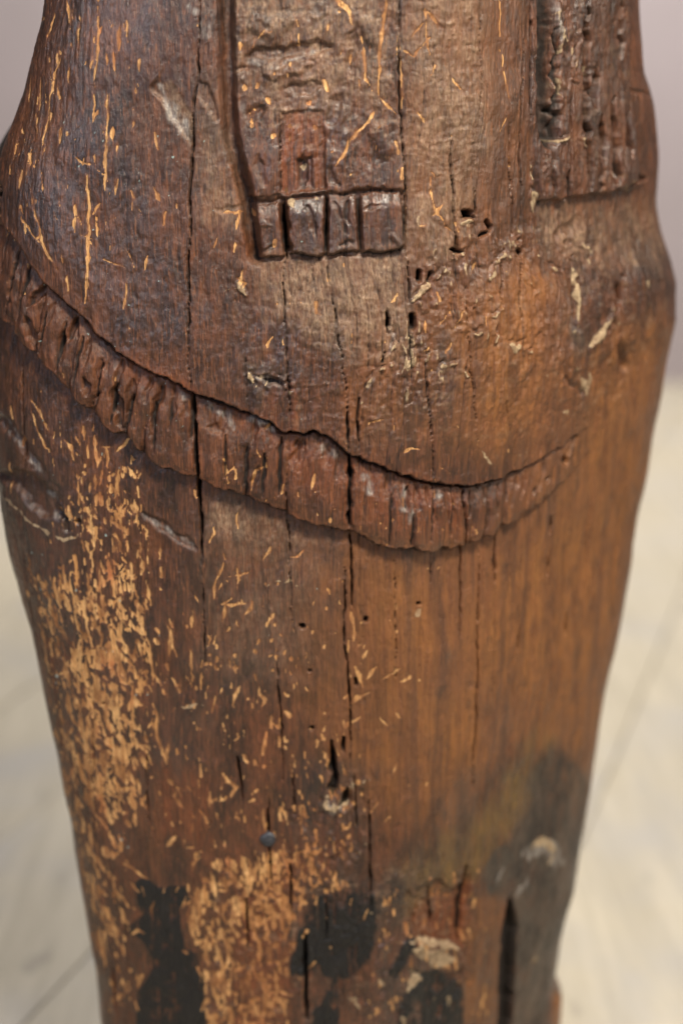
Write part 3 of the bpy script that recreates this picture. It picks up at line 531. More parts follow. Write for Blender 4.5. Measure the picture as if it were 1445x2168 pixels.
grey = np.clip(.95*poly([(1120,1640),(1170,1560),(1262,1650),(1250,1800),(1240,1900),(1210,1990),(1200,2080),(1162,2096),(1160,2240),(1078,2240),(1082,1930),(1025,1880),(1035,1830),(1110,1740)], 26)
       + .5*poly([(960,1640),(1010,1600),(1020,1680),(990,1800),(860,1960),(780,1980),(800,1850)], 30)+.8*poly([(1020,1850),(1050,1800),(1110,1790),(1080,1850),(1045,1895)], 10)
       + .45*poly([(640,1640),(760,1600),(790,1720),(790,1880),(640,1880),(600,1760)], 30) + .55*poly([(500,760),(620,770),(600,830),(520,820)], 14)
       + .35*poly([(1230,-60),(1290,-60),(1310,200),(1280,400),(1230,400),(1220,250)], 20) + .35*poly([(1350,500),(1425,540),(1420,620),(1350,600)], 26) + .5*poly([(1200,680),(1240,690),(1235,750),(1205,750)], 14)
       + .35*poly([(320,1430),(440,1450),(470,1560),(330,1530)], 24) + .4*poly([(0,850),(70,900),(140,1060),(160,1150),(60,1120),(0,1000)], 18), 0, 1)
grey = grey*(.45+.55*np.clip((grey-.5+N_mid*.6+N_fib*.8+N_edge*.3)*3.4+.5, 0, 1.0))
olive = .8*poly([(1130,1540),(1180,1560),(1120,1720),(1010,1860),(920,1900),(850,1950),(830,1850),(920,1780),(1020,1720),(1080,1620)], 30)
# warm, paler, worn right side
warm = np.clip(.9*poly([(1100,540),(1210,600),(1210,720),(1290,700),(1400,640),(1428,700),(1400,860),(1240,900),(1100,900)], 40)*(.55+.6*N_mid)+poly([(1010,560),(1130,560),(1190,640),(1180,900),(1250,900),(1330,840),(1420,780),(1330,1330),(1230,1760),(1120,1560),(1000,1640),(860,1500),(860,1180),(1000,1150),(1120,1010),(1000,950),(960,700)], 55)*(.75+.5*N_mid+.2*N_fib)
        + .6*poly([(640,1120),(1000,1150),(1000,1800),(740,1700),(640,1500)], 80)+.65*(.7+.6*N_mid)*poly([(990,1900),(1062,1890),(1056,2240),(985,2240)], 18)+.3*poly([(860,-60),(1110,-60),(1110,540),(860,560)], 30)+.4*poly([(740,640),(1000,560),(1000,960),(740,940)], 50), 0, 1)
warm = np.clip(warm + .9*poly([(1170,2098),(1200,2098),(1200,2240),(1166,2240)], 5), 0, 1)
red = np.clip(.9*poly([(592,232),(680,232),(690,400),(596,408)], 10)+.5*poly([(100,640),(420,820),(740,1110),(980,1150),(980,1030),(740,970),(400,830)], 22)+.55*poly([(560,780),(640,800),(640,900),(560,880)], 14)+.5*poly([(340,1600),(440,1640),(440,1800),(330,1750)], 25)
        + .28*sm(N_big+.6*N_mid, .35, .9)+.55*poly([(1220,1650),(1250,1650),(1228,1800),(1210,1780)], 8) +.6*poly([(600,1840),(640,1700),(760,1760),(640,1930),(600,2240),(470,2240),(520,1900)], 24)+.7*cav + .4*poly([(230,760),(340,770),(420,830),(300,830)], 16), 0, 1)
dust = np.clip(.80*poly([(545,548),(856,530),(862,640),(850,760),(700,740),(560,640)], 26)+.62*poly([(862,-60),(1010,-60),(1030,300),(960,540),(862,540)], 30)+.45*poly([(500,-60),(840,-60),(820,230),(600,250),(500,180)], 30)
        + .5*poly([(440,130),(480,300),(520,480),(420,470),(420,330)], 22)+.7*poly([(325,190),(365,170),(412,250),(412,315)], 5) + .35*poly([(1220,440),(1400,420),(1400,560),(1230,560)], 30)
        + .6*poly([(450,1040),(620,1110),(720,1150),(560,1140),(440,1120)], 24)+.28*poly([(430,1080),(700,1180),(640,1460),(430,1420)], 60)+.55*poly([(1140,430),(1240,440),(1220,560),(1150,540)], 22), 0, 1)
dust = dust*.86
dust = np.clip(dust*(.85+.55*N_mid+.35*N_rip), 0, 1)
red = np.clip(red + .28*sm(-blur(H, 8*PXC, 2)+H, .25, 1.3), 0, 1)*(1-.6*grey)
# horizontal smears of dust in the tool marks
dust = np.clip(dust + .5*sm(N_rip+.5*N_mid, .25, .9)*np.clip(rough-.5, 0, 1), 0, 1)
pale = newF()
for p, ww in LIPS: stroke(pale, subdiv(p, 4), ww*.75, wob=.6)
for p, ww in (([(634,354),(645,350),(655,352)],11),([(694,1680),(690,1705),(700,1722)],17),([(735,1690),(722,1716)],18),([(622,440),(618,428),(635,430)],12),([(655,432),(684,424)],14),([(8,1042),(41,1085),(70,1108),(100,1126),(130,1140),(160,1138)],10),([(160,1138),(174,1118),(172,1095)],4),([(126,1090),(138,1080),(150,1088),(154,1112)],4),
   ([(1002,620),(1000,652)],8),([(888,1290),(887,1300)],9),([(737,1110),(738,1116)],8),([(738,1133)],6),([(700,1665),(695,1690)],12),([(735,1690),(715,1712),(700,1715)],14),([(735,1672),(742,1665)],12),
   ([(868,1992),(900,1996),(940,2002),(968,2010)],15),([(872,2005),(915,2025),(958,2030)],30),([(868,2045),(878,2068),(860,2100)],26),([(845,2150),(855,2168),(860,2190)],16),([(948,2110),(950,2125)],14),
   ([(730,2110),(750,2120),(762,2140)],14),([(805,2080),(815,2090)],12),([(1125,1800),(1150,1780),(1175,1800),(1160,1830)],22),([(1135,2030),(1128,2038)],14),([(785,1935)],12),([(970,1905),(980,1930)],12),([(1215,780),(1240,830)],14),([(1245,790),(1238,840)],14),([(1240,740),(1285,675)],14),([(1190,870),(1198,872)],14),([(1112,750),(1114,758)],12),([(1148,790),(1152,792)],9),([(1070,970),(1110,960)],5),([(1010,950),(1040,990)],4),([(1340,380),(1320,395),(1330,405)],13),([(985,1000),(960,985)],4),
   ([(650,1030)],5),([(1360,570),(1366,620)],8),([(890,650),(884,700)],6),([(566,1241),(590,1234),(613,1230),(627,1242)],6),([(375,1500),(430,1492)],6),([(470,620),(500,610)],6)): stroke(pale, subdiv(p, 1.5) if len(p) > 1 else p, ww, wob=.35)
pale = pale + N_chip*4.5 + N_mid*1.5 - .7
pale = np.maximum(pale, np.where(crumbz > .05, (ridge*crumbz+.35*N_mid-.52)*5, -6))
palem = np.clip(pale*.4+.35, 0, 1)*(.55+.45*sm(N_chip, -.6, .3))
greyp = newF()   # bluish grey deposit in gouges, plus highlights painted on raised edges
for p, ww in (([(0,875),(20,905),(45,950)],14),([(58,962),(75,985),(89,1008)],16),([(95,1043),(108,1052),(122,1064)],20),([(300,1090),(330,1108),(370,1130),(415,1158)],13),([(430,45),(445,75)],26),([(402,15),(415,25)],14),([(340,180),(372,240),(410,300)],24),
   ([(545,795),(570,800),(600,812)],14),([(755,860),(775,820),(800,790)],9),([(820,690),(832,712),(822,750)],8),([(866,1065),(862,1100)],12),([(855,1020),(850,1070),(853,1085)],15),([(928,1035),(920,1065)],10),([(975,1035),(970,1055)],9),([(440,855),(480,880),(495,905)],14),([(520,885),(560,895),(580,910)],22),([(770,1010),(780,1030)],30),([(690,930),(680,960)],14),
   ([(380,825),(392,840)],12),([(690,955),(720,970)],14),([(628,120),(690,100)],10),([(520,130),(545,140)],16),([(560,140),(600,128),(650,122)],8),([(510,215),(520,250)],14),([(660,230),(640,240)],8),([(1175,0),(1185,60),(1178,110)],20),([(730,260),(760,240)],12),([(640,355),(650,350)],10),([(615,1745),(650,1755)],12),([(690,1790),(660,1795)],14),([(1070,1840),(1050,1870)],16),([(1110,1810),(1160,1790),(1190,1830)],46),([(1120,1860),(1090,1900)],30),([(690,1690),(700,1720),(735,1700)],20)): stroke(greyp, subdiv(p, 2), ww, wob=.4)
greyp = blur(greyp, 2, 1)
bloom_highlight = np.clip((greyp+N_chip*3)*.16+.25, 0, 1)*sm(N_fib+N_chip, -.9, .4)
pale = pale
# blue and white paint specks
speck = newF()
sp = [(120,1430,9),(118,1445,7),(87,1245,5),(164,1252,5),(68,1172,4),(92,1174,4),(287,1470,4),(311,1474,4),(670,1249,4),(253,1268,4),(225,1133,5),(201,485,5),(174,350,4),(369,333,6),(223,298,4),(278,644,4),(340,596,4),(188,705,4),(92,720,4),(158,1838,6),(258,1778,7),(272,1792,5),(640,510,4),(360,415,3),(223,332,3)]
for _ in range(150):
    x, y = rng.uniform(20, 470), rng.uniform(250, 1420); sp.append((x, y, rng.uniform(1.2, 3.0)))
for _ in range(60):
    x, y = rng.uniform(420, 1000), rng.uniform(500, 1700); sp.append((x, y, rng.uniform(1.2, 2.4)))
cc = to_c([(a, b) for a, b, _ in sp])
for q, (_, _, ww) in zip(cc, sp): stroke(speck, np.array([q, q+[rng.uniform(-.6, .6), rng.uniform(-1.2, .2)]]), ww, canvas=True, taper=False)
speckm = np.clip(speck*.7+.5, 0, 1)
# grime in cracks, plus shade painted into the band groove, holes, recesses, hollows
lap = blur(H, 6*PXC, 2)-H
deep = np.clip(.75*poly([(-20,-60),(470,-60),(480,300),(440,700),(420,800),(300,740),(100,560),(-20,420)], 40)+.85*poly([(-20,700),(150,850),(330,980),(420,1060),(420,1300),(330,1360),(100,1340),(-20,1100)], 30)
   + .6*poly([(530,430),(855,410),(855,530),(545,548)], 8)+.7*poly([(600,1860),(860,1860),(870,2240),(640,2240)], 24)+.45*m_panel+.8*m_rp+.38*poly([(860,-60),(1120,-60),(1120,500),(1000,620),(860,560)], 40)+.45*poly([(540,620),(860,620),(1000,760),(1000,980),(760,940),(560,880)], 50)+.7*poly([(800,1960),(985,2010),(1180,1900),(1180,2240),(800,2240)], 24)+.35*poly([(640,1130),(1000,1160),(980,1500),(700,1560)], 60)+.4*poly([(480,560),(560,545),(560,800),(440,800)], 30)+.45*poly([(330,1340),(620,1320),(620,1560),(400,1640),(320,1560)], 40)
   + .6*poly([(640,1600),(800,1620),(800,1780),(640,1780)], 24)+.45*poly([(500,640),(760,700),(860,760),(760,920),(560,870),(470,760)], 30)+.6*poly([(1180,440),(1430,480),(1420,640),(1300,760),(1180,740)], 40)
   + .5*poly([(440,1060),(700,1140),(560,1300),(430,1300)], 40)+.5*poly([(100,1300),(330,1340),(330,1800),(250,1800),(130,1500)], 30), 0, 1)
deep = deep*(1-.8*slot)+.9*dslot
deep = np.clip(deep*(.8+.9*N_big)+.30*sm(N_big+.7*N_mid, .15, .8), 0, 1)
grime_shade = np.clip(.6*cutm*BF + .9*holes + .75*rec_d + crk*1.0 + .55*hairm + sm(lap, .30, 1.5)*.85 + BF*.7*groove_top, 0, 1)

# ------------------------------------------------------------------ figure mesh
zlo, zhi = 0.0, 0.90
zrows = np.r_[np.linspace(zlo, .10, 40)[:-1], np.linspace(.10, .79, 1150), np.linspace(.79, zhi, 40)[1:]]
# columns: dense where the front shows, coarse round the back
tf = np.linspace(-.012, TR+.02, 880); tb = np.linspace(TR+.02, 1-.012, 90)[1:-1]
tcol = np.r_[tf, tb]; NC = len(tcol); NR = len(zrows)
Tg, Zg = np.meshgrid(tcol, zrows)
P = base(Tg, Zg)
e = 1e-3
Tn = base(Tg+e, Zg)-base(Tg-e, Zg); nx_, ny_ = Tn[..., 1], -Tn[..., 0]; ln = np.hypot(nx_, ny_); nx_ /= ln; ny_ /= ln
Sg = (Tg-T0)*L0*np.interp(Zg, ZK, WD)/W0
Sg_b = np.where(Tg > .75, Sg, Sg)
fi = np.clip((Sg-S0)/CELL, 0, NS-2.01); fj = np.clip((Zg-Z0)/CELL, 0, NZ-2.01)
WX = .8*vnoise(.010, .016)+.55*vnoise(.0042, .006)+.30*vnoise(.0018, .0024); WZ = .9*vnoise(.009, .012)+.6*vnoise(.004, .004)+.35*vnoise(.0018, .0018)
_i, _j = fi.astype(int), fj.astype(int); wx_, wz_ = WX[_j, _i]*2.0, WZ[_j, _i]*4.2
fi = np.clip(fi+wx_, 0, NS-2.01); fj = np.clip(fj+wz_, 0, NZ-2.01)
back = sm(Tg, TR-.004, TR+.03)*(1-sm(Tg, .955, .985))      # features are unknown there: only general texture
ii, jj = fi.astype(int), fj.astype(int); fa, fb = fi-ii, fj-jj
def samp(A):
    return A[jj, ii]*(1-fa)*(1-fb)+A[jj, ii+1]*fa*(1-fb)+A[jj+1, ii]*(1-fa)*fb+A[jj+1, ii+1]*fa*fb
# soften relief towards the silhouettes, which are measured on the photograph
edge = sm(Tg, -.004, .05)*(1-sm(Tg, TR-.05, TR+.004))
Hs = samp(H)*(.22+.78*edge)*(1-back)
gen = 1.1*np.sin(Tg*61+3*np.sin(Zg*19))*np.sin(Zg*37+2*np.sin(Tg*33))
Hs = Hs + back*gen
wob = 1.2*np.sin(Zg*83+.7)*np.sin(Zg*31) * (1-edge)
Hs = Hs+wob*.5
P[..., 0] += nx_*Hs*.001; P[..., 1] += ny_*Hs*.001
P[..., 2] += 0
verts = P.reshape(-1, 3).astype(np.float32)
nb = 1-back
chan1 = np.stack([samp(scratch)*nb, samp(tarm)*nb, samp(dust)*nb, samp(grime_shade)*nb], -1).reshape(-1, 4).astype(np.float32)
chan2 = np.stack([samp(warm)*nb+.3*back, samp(palem)*nb, samp(red)*nb, np.clip(samp(grey), 0, 1)*nb], -1).reshape(-1, 4).astype(np.float32)
chan3 = np.stack([samp(bloom_highlight)*nb, samp(speckm)*nb, samp(olive)*nb, samp(worn)*nb], -1).reshape(-1, 4).astype(np.float32)

chan4 = np.stack([samp(deep)*nb+.3*back, samp(deep)*0, samp(deep)*0, np.ones_like(Tg)], -1).reshape(-1, 4).astype(np.float32)
I = np.arange(NR*NC).reshape(NR, NC)
a = I[:-1]; b = I[1:]
quads = np.stack([a, np.roll(a, -1, 1), np.roll(b, -1, 1), b], -1)         # (NR-1, NC, 4)
# label of every face from the canvas
fid_v = fold_id[np.round(fj).astype(int), np.round(fi).astype(int)].astype(int)
bv = band_vis[np.round(fj).astype(int), np.round(fi).astype(int)]
bid_v = blk_id[np.round(fj).astype(int), np.round(fi).astype(int)].astype(int)
lab = np.full((NR, NC), 0)
vis = (Tg > .002) & (Tg < TR)
lab = np.where((fid_v >= 1) & (fid_v < 18) & vis, 10+fid_v, lab)
lab = np.where((bid_v >= 0) & vis, 40+bid_v, lab)
pan = samp(m_panel); rpn = samp(m_rp)
lab = np.where((pan > .5) & (lab == 0) & vis, 50, lab); lab = np.where((rpn > .5) & (lab == 0) & vis, 51, lab)
flab = lab[:-1].copy()
# smooth normals of the whole skin so that the cut between parts does not show
Fq = quads.reshape(-1, 4)
A, B_, C_, D_ = (verts[Fq[:, k]] for k in range(4))
fn = np.cross(C_-A, D_-B_)
vn = np.zeros_like(verts)
fn_g = fn.reshape(NR-1, NC, 3)
vng = np.zeros((NR, NC, 3), np.float32)
vng[:-1] += fn_g; vng[1:] += fn_g; vng[:-1] += np.roll(fn_g, 1, 1); vng[1:] += np.roll(fn_g, 1, 1)
vn = vng.reshape(-1, 3); vn /= np.maximum(np.linalg.norm(vn, axis=1, keepdims=True), 1e-20)

def build(name, faces, mat, parent, extra=None):
    used, inv = np.unique(faces.ravel(), return_inverse=True)
    co = verts[used]; nv, nf = len(used), len(faces)
    me = bpy.data.meshes.new(name)
    me.vertices.add(nv); me.vertices.foreach_set('co', co.ravel())
    me.loops.add(nf*4); me.loops.foreach_set('vertex_index', inv.astype(np.int32).ravel())
    me.polygons.add(nf); me.polygons.foreach_set('loop_start', np.arange(0, nf*4, 4, dtype=np.int32))
    me.polygons.foreach_set('use_smooth', np.ones(nf, bool))
    me.update(calc_edges=True)
    for nm, ch in (('wear', chan1), ('tone', chan2), ('marks', chan3), ('patina', chan4)):
        at = me.color_attributes.new(nm, 'FLOAT_COLOR', 'POINT'); at.data.foreach_set('color', ch[used].ravel())
    me.normals_split_custom_set_from_vertices(vn[used].tolist())
    me.materials.append(mat)
    o = bpy.data.objects.new(name, me); C.objects.link(o); o.parent = parent
    return o

# ------------------------------------------------------------------ material of the old wood
def wood_material():
    s = NT('old_patinated_wood'); s.co = s.new('ShaderNodeTexCoord').outputs['Object']
    def attr(nm):
        x = s.new('ShaderNodeAttribute', attribute_name=nm); q = s.new('ShaderNodeSeparateColor'); s.l.new(x.outputs['Color'], q.inputs[0])
        return q.outputs[0], q.outputs[1], q.outputs[2], x.outputs['Alpha']
    scr_, tar_, dust_, grime_shade_ = attr('wear'); warm_, pale_, red_, grey_ = attr('tone'); bloom_highlight_, speck_, olive_, worn_ = attr('marks'); deep_, ochre_, _, _ = attr('patina')
    n_big = s.noise(9, 5, .6, (1, 1, .6)); n_mid = s.noise(55, 6, .65, (1, 1, .45)); n_fib = s.noise(420, 5, .6, (1, 1, .045), .2); n_fib2 = s.noise(1500, 3, .6, (1, 1, .05))
    n_fine = s.noise(800, 5, .7, (1, 1, .30)); n_grit = s.noise(1900, 3, .7); n_mot = s.noise(190, 5, .7, (1, 1, .33), .5)
    base_c = s.mix(s.ramp(n_mid, .35, .68), srgb(56, 36, 26), srgb(96, 58, 36))
    base_c = s.mix(s.math('MULTIPLY', s.ramp(n_mot, .45, .72), .75), base_c, srgb(116, 66, 38))
    base_c = s.mix(s.math('MULTIPLY', red_, s.ramp(n_fib, .35, .62)), base_c, srgb(142, 74, 34))
    warmc = s.mix(s.ramp(n_fib, .3, .7), srgb(114, 70, 34), srgb(160, 104, 50)); warmc = s.mix(s.ramp(n_big, .42, .62, 0, .6), warmc, srgb(106, 62, 36))
    base_c = s.mix(s.math('MULTIPLY', warm_, .93), base_c, warmc)
    base_c = s.mix(s.math('MULTIPLY', olive_, s.ramp(n_mid, .3, .6)), base_c, srgb(112, 88, 44))
    n_ws = s.noise(60, 5, .6, (1, 1, .05), .4, (7, 2, 4))
    base_c = s.mix(s.math('MULTIPLY', s.ramp(n_ws, .50, .64), s.ramp(warm_, .1, .8, .2, .7)), base_c, srgb(84, 54, 36))
    n_str = s.noise(95, 4, .6, (1, 1, .07), .3); n_str2 = s.noise(230, 4, .6, (1, 1, .05), .2, (3, 1, 2))
    base_c = s.mix(s.ramp(n_str, .52, .72, 0, .55), base_c, srgb(62, 40, 28)); base_c = s.mix(s.math('MULTIPLY', s.ramp(n_str2, .52, .72), s.ramp(warm_, 0, .6, .15, .5)), base_c, srgb(158, 100, 52))
    base_c = s.mix(s.math('MULTIPLY', deep_, s.ramp(n_mot, .36, .60, .95, .45)), base_c, s.mix(s.ramp(n_mid, .38, .62), srgb(36, 25, 22), srgb(64, 44, 38)))
    base_c = s.mix(s.math('MULTIPLY', s.ramp(n_fib, .50, .64, 0, .50), s.ramp(warm_, 0, .7, 1, .35)), base_c, srgb(44, 29, 22)); base_c = s.mix(s.math('MULTIPLY', s.ramp(n_fib2, .50, .64, 0, .55), s.ramp(warm_, 0, .7, 1, .3)), base_c, srgb(36, 24, 18)); n_fib3 = s.noise(1100, 4, .6, (1, 1, .06), .1, (5, 2, 1))
    base_c = s.mix(s.ramp(n_fib3, .54, .66, 0, .45), base_c, srgb(140, 88, 54))
    greyc = s.mix(s.ramp(n_mid, .35, .65), srgb(36, 32, 30), srgb(80, 69, 59))
    base_c = s.mix(s.math('MULTIPLY', grey_, s.ramp(n_mot, .25, .6, .55, 1)), base_c, greyc)
    dustc = s.mix(s.ramp(n_fine, .38, .62), srgb(116, 86, 64), srgb(170, 142, 114))
    base_c = s.mix(s.math('MULTIPLY', s.math('MULTIPLY', dust_, .9), s.ramp(n_mot, .30, .62, .35, 1)), base_c, dustc)
    bloom_highlight_c = s.mix(s.ramp(n_fine, .35, .65), srgb(112, 106, 104), srgb(170, 162, 152))
    base_c = s.mix(s.math('MULTIPLY', bloom_highlight_, s.ramp(n_mot, .35, .6, .3, .95)), base_c, bloom_highlight_c)  # grey deposit and painted highlights share this pale tone
    tarc = s.mix(s.ramp(n_mot, .5, .8), srgb(17, 16, 17), srgb(38, 34, 32))
    base_c = s.mix(tar_, base_c, tarc)
    # exposed wood: crisp edged, fibrous
    f = s.math('ADD', scr_, s.math('MULTIPLY', s.math('SUBTRACT', n_fine, .5), .45))
    wm = s.math('MULTIPLY', s.ramp(worn_, .35, .95), s.math('MULTIPLY', s.ramp(n_mot, .38, .60), s.math('SUBTRACT', 1.0, tar_, True)))
    base_c = s.mix(s.math('MULTIPLY', wm, .75), base_c, s.mix(s.ramp(n_fib, .4, .6), srgb(104, 60, 34), srgb(142, 90, 52)))
    fm = s.ramp(f, .40, .58)
    woodc = s.mix(s.ramp(n_fib, .35, .65), srgb(190, 136, 80), srgb(226, 178, 118)); woodc = s.mix(s.ramp(n_mid, .52, .72), woodc, srgb(186, 112, 66)); woodc = s.mix(s.math('MULTIPLY', red_, .8), woodc, srgb(150, 90, 46))
    n_d = s.noise(130, 5, .65, (1, 1, .4), .3, (2, 9, 4)); woodc = s.mix(s.ramp(n_d, .46, .62, 0, .85), woodc, srgb(136, 88, 50)); woodc = s.mix(s.ramp(n_fib2, .46, .66, 0, .65), woodc, srgb(112, 70, 40))
    base_c = s.mix(s.math('MULTIPLY', fm, .95), base_c, woodc)
    palec = s.mix(s.ramp(n_fine, .3, .7), srgb(138, 112, 82), srgb(196, 174, 140))
    pf = s.ramp(s.math('ADD', pale_, s.math('MULTIPLY', s.math('SUBTRACT', n_fine, .5), .6)), .36, .70)
    base_c = s.mix(s.math('MULTIPLY', pf, s.ramp(n_mot, .36, .58, .45, .92)), base_c, palec)
    base_c = s.mix(s.ramp(grime_shade_, .25, .95, 0, .93), base_c, srgb(26, 19, 15))  # near-black for crack grime and for the shade painted into hollows
    base_c = s.mix(s.ramp(speck_, .35, .75, 0, .85), base_c, srgb(150, 172, 168))
    s.put(s.b.inputs['Base Color'], base_c)
    bare = s.math('MAXIMUM', s.math('MAXIMUM', fm, pf), s.math('MAXIMUM', s.math('MULTIPLY', dust_, .75), grime_shade_)); bare = s.math('MAXIMUM', bare, s.math('MAXIMUM', s.math('MULTIPLY', tar_, .8), s.math('MULTIPLY', grey_, .8)))
    s.put(s.b.inputs['Coat Weight'], s.math('MULTIPLY', s.math('SUBTRACT', 1.0, bare, True), s.math('MULTIPLY', s.ramp(n_big, .36, .58, .25, 1.0), s.ramp(deep_, 0, .8, .25, .95))))
    s.b.inputs['Coat Roughness'].default_value = .17; s.b.inputs['Coat IOR'].default_value = 1.45
    bc = s.new('ShaderNodeBump'); bc.inputs['Strength'].default_value = .85; bc.inputs['Distance'].default_value = .0009
    s.put(bc.inputs['Height'], s.math('ADD', n_mot, s.math('MULTIPLY', n_fine, .35))); s.l.new(bc.outputs[0], s.b.inputs['Coat Normal'])
    r = s.ramp(n_mot, .3, .7, .26, .52)
    def mixf(f_, a_, b_):
        x = s.new('ShaderNodeMix', data_type='FLOAT'); s.put(x.inputs[0], f_); s.put(x.inputs[2], a_); s.put(x.inputs[3], b_); return x.outputs[0]
    r = mixf(s.math('MULTIPLY', dust_, .7), r, .66); r = mixf(warm_, r, .58); r = mixf(fm, r, .72); r = mixf(pf, r, .85); r = mixf(tar_, r, .50); r = mixf(grime_shade_, r, .9)
    s.put(s.b.inputs['Roughness'], r)
    s.b.inputs['Specular IOR Level'].default_value = .5
    h = s.math('ADD', s.math('MULTIPLY', n_fib, .45), s.math('MULTIPLY', n_fine, .45))
    h = s.math('ADD', h, s.math('MULTIPLY', n_fib2, .22)); h = s.math('ADD', h, s.math('MULTIPLY', n_mot, .9)); h = s.math('ADD', h, s.math('MULTIPLY', fm, -.35))
    h = s.math('ADD', h, s.math('MULTIPLY', n_grit, .18))
    bp = s.new('ShaderNodeBump'); bp.inputs['Strength'].default_value = .9; bp.inputs['Distance'].default_value = .0013
    s.put(bp.inputs['Height'], h); s.l.new(bp.outputs[0], s.b.inputs['Normal'])
    return s.m
WOOD = wood_material()

root = bpy.data.objects.new('wooden_sculpture', None); C.objects.link(root)
root['label'] = 'dark carved wooden figure fragment, cracked and scratched, with curved pleated band, on pale floorboards'
root['category'] = 'sculpture'
fl = flab.reshape(-1); Q = quads.reshape(-1, 4)
body = build('body', Q[fl == 0], WOOD, root)
band = bpy.data.objects.new('carved_band', None); C.objects.link(band); band.parent = root
for k in range(1, 18):
    m = fl == 10+k
    if m.any(): build('fold', Q[m], WOOD, band)
for i_ in (50, 51):
    p_ = build('raised_panel', Q[fl == i_], WOOD, root)
    if i_ == 50:
        p_['label'] = 'worn rectangular panel above the four blocks'
        for k in range(4):
            o = build('block', Q[fl == 40+k], WOOD, p_)
    else: p_['label'] = 'eroded panel on the right with vertical grooves'
# closing faces at the top and the foot
def cap(name, row, up):
    ring = [tuple(P[row, k]) for k in range(0, NC, 6)]
    cx = np.mean([r[0] for r in ring]); cy = np.mean([r[1] for r in ring]); z = ring[0][2]
    inner = [((r[0]-cx)*.6+cx, (r[1]-cy)*.6+cy, z+(.02 if up else 0)) for r in ring]
    n_ = len(ring); vs = ring+inner+[(cx, cy, z+(.026 if up else 0))]
    fs = [(i, (i+1) % n_, n_+(i+1) % n_, n_+i) for i in range(n_)]+[(n_+i, n_+(i+1) % n_, 2*n_) for i in range(n_)]
    if not up: fs = [f[::-1] for f in fs]
    me = bpy.data.meshes.new(name); me.from_pydata(vs, [], fs); me.materials.append(WOOD); me.update()
    o = bpy.data.objects.new(name, me); C.objects.link(o); o.parent = root
cap('top_end', NR-1, True); cap('foot_end', 0, False)

# ------------------------------------------------------------------ small separate pieces on the figure
def surf(px, py, out=0.0):
    s_, z_ = to_sz([(px, py)]); t_ = T0+s_/L0*W0/np.interp(z_, ZK, WD)
    p = base(t_, z_)[0]; d = (base(t_+e, z_)-base(t_-e, z_))[0]; nn = np.array([d[1], -d[0], 0]); nn /= np.linalg.norm(nn)
    j_, i__ = int((z_[0]-Z0)/CELL), int((s_[0]-S0)/CELL)
    hh = float(H[j_-4:j_+5, i__-4:i__+5].max())
    return p+nn*(hh*.001+out), nn
def mesh_obj(name, vs, fs, mat, parent, smooth=True):
    me = bpy.data.meshes.new(name); me.from_pydata([tuple(v) for v in vs], [], fs); me.materials.append(mat)
    if smooth: me.polygons.foreach_set('use_smooth', [True]*len(me.polygons))
    me.update(); o = bpy.data.objects.new(name, me); C.objects.link(o); o.parent = parent; return o
def iron():
    s = NT('old_iron'); s.co = s.new('ShaderNodeTexCoord').outputs['Object']; nn = s.noise(900, 5, .7)
    s.put(s.b.inputs['Base Color'], s.mix(s.ramp(nn, .35, .7), srgb(52, 54, 60), srgb(98, 100, 106))); s.b.inputs['Metallic'].default_value = .6; s.b.inputs['Roughness'].default_value = .55
    bp = s.new('ShaderNodeBump'); bp.inputs['Distance'].default_value = .0004; s.put(bp.inputs['Height'], nn); s.l.new(bp.outputs[0], s.b.inputs['Normal']); return s.m
p, nn = surf(567, 1778, -.0006)
u = np.array([nn[1], -nn[0], 0]); u = np.cross(nn, [0, 0, 1]); u /= np.linalg.norm(u); v = np.cross(u, nn)
vs = []; fs = []; K = 20
prof = [(0.0047, -.003), (0.0050, .0002), (0.0044, .0011), (0.003, .0017), (.0012, .0019)]
for r_, h_ in prof:
    for k in range(K):
        a_ = 2*math.pi*k/K; rr = r_*(1+.05*math.sin(3*a_+1))
        vs.append(p+u*rr*math.cos(a_)+v*rr*math.sin(a_)+nn*h_)
for j in range(len(prof)-1):
    for k in range(K): fs.append((j*K+k, j*K+(k+1) % K, (j+1)*K+(k+1) % K, (j+1)*K+k))
fs.append(tuple((len(prof)-1)*K+k for k in range(K)))
nail = mesh_obj('nail', vs, fs, iron(), root); nail['label'] = 'round iron nail head in a crack near the foot'

# carving that stands out behind the left edge, out of frame for the most part
def ear():
    zs = np.linspace(.478, .738, 90); vs = []; fs = []; K = 40
    for z_ in zs:
        q_ = (z_-zs[0])/(zs[-1]-zs[0]); r_ = math.sin(math.pi*min(1, max(0, q_*.97+.02)))**.45
        P0 = base(np.array([0.0]), np.array([z_]))[0]
        cx, cy = P0[0]+.012, P0[1]+.05
        for k in range(K):
            a_ = 2*math.pi*k/K; rx = (.030+.004*math.sin(9*q_))*r_*(1+.04*math.sin(5*a_+12*q_)); ry = .040*r_
            vs.append((cx+rx*math.cos(a_)*1.0-.004, cy+ry*math.sin(a_), z_))
    for j in range(len(zs)-1):
        for k in range(K): fs.append((j*K+k, j*K+(k+1) % K, (j+1)*K+(k+1) % K, (j+1)*K+k))
    fs.append(tuple(range(K))[::-1]); fs.append(tuple((len(zs)-1)*K+k for k in range(K)))
    return mesh_obj('side_carving', vs, fs, WOOD, root)
ear()

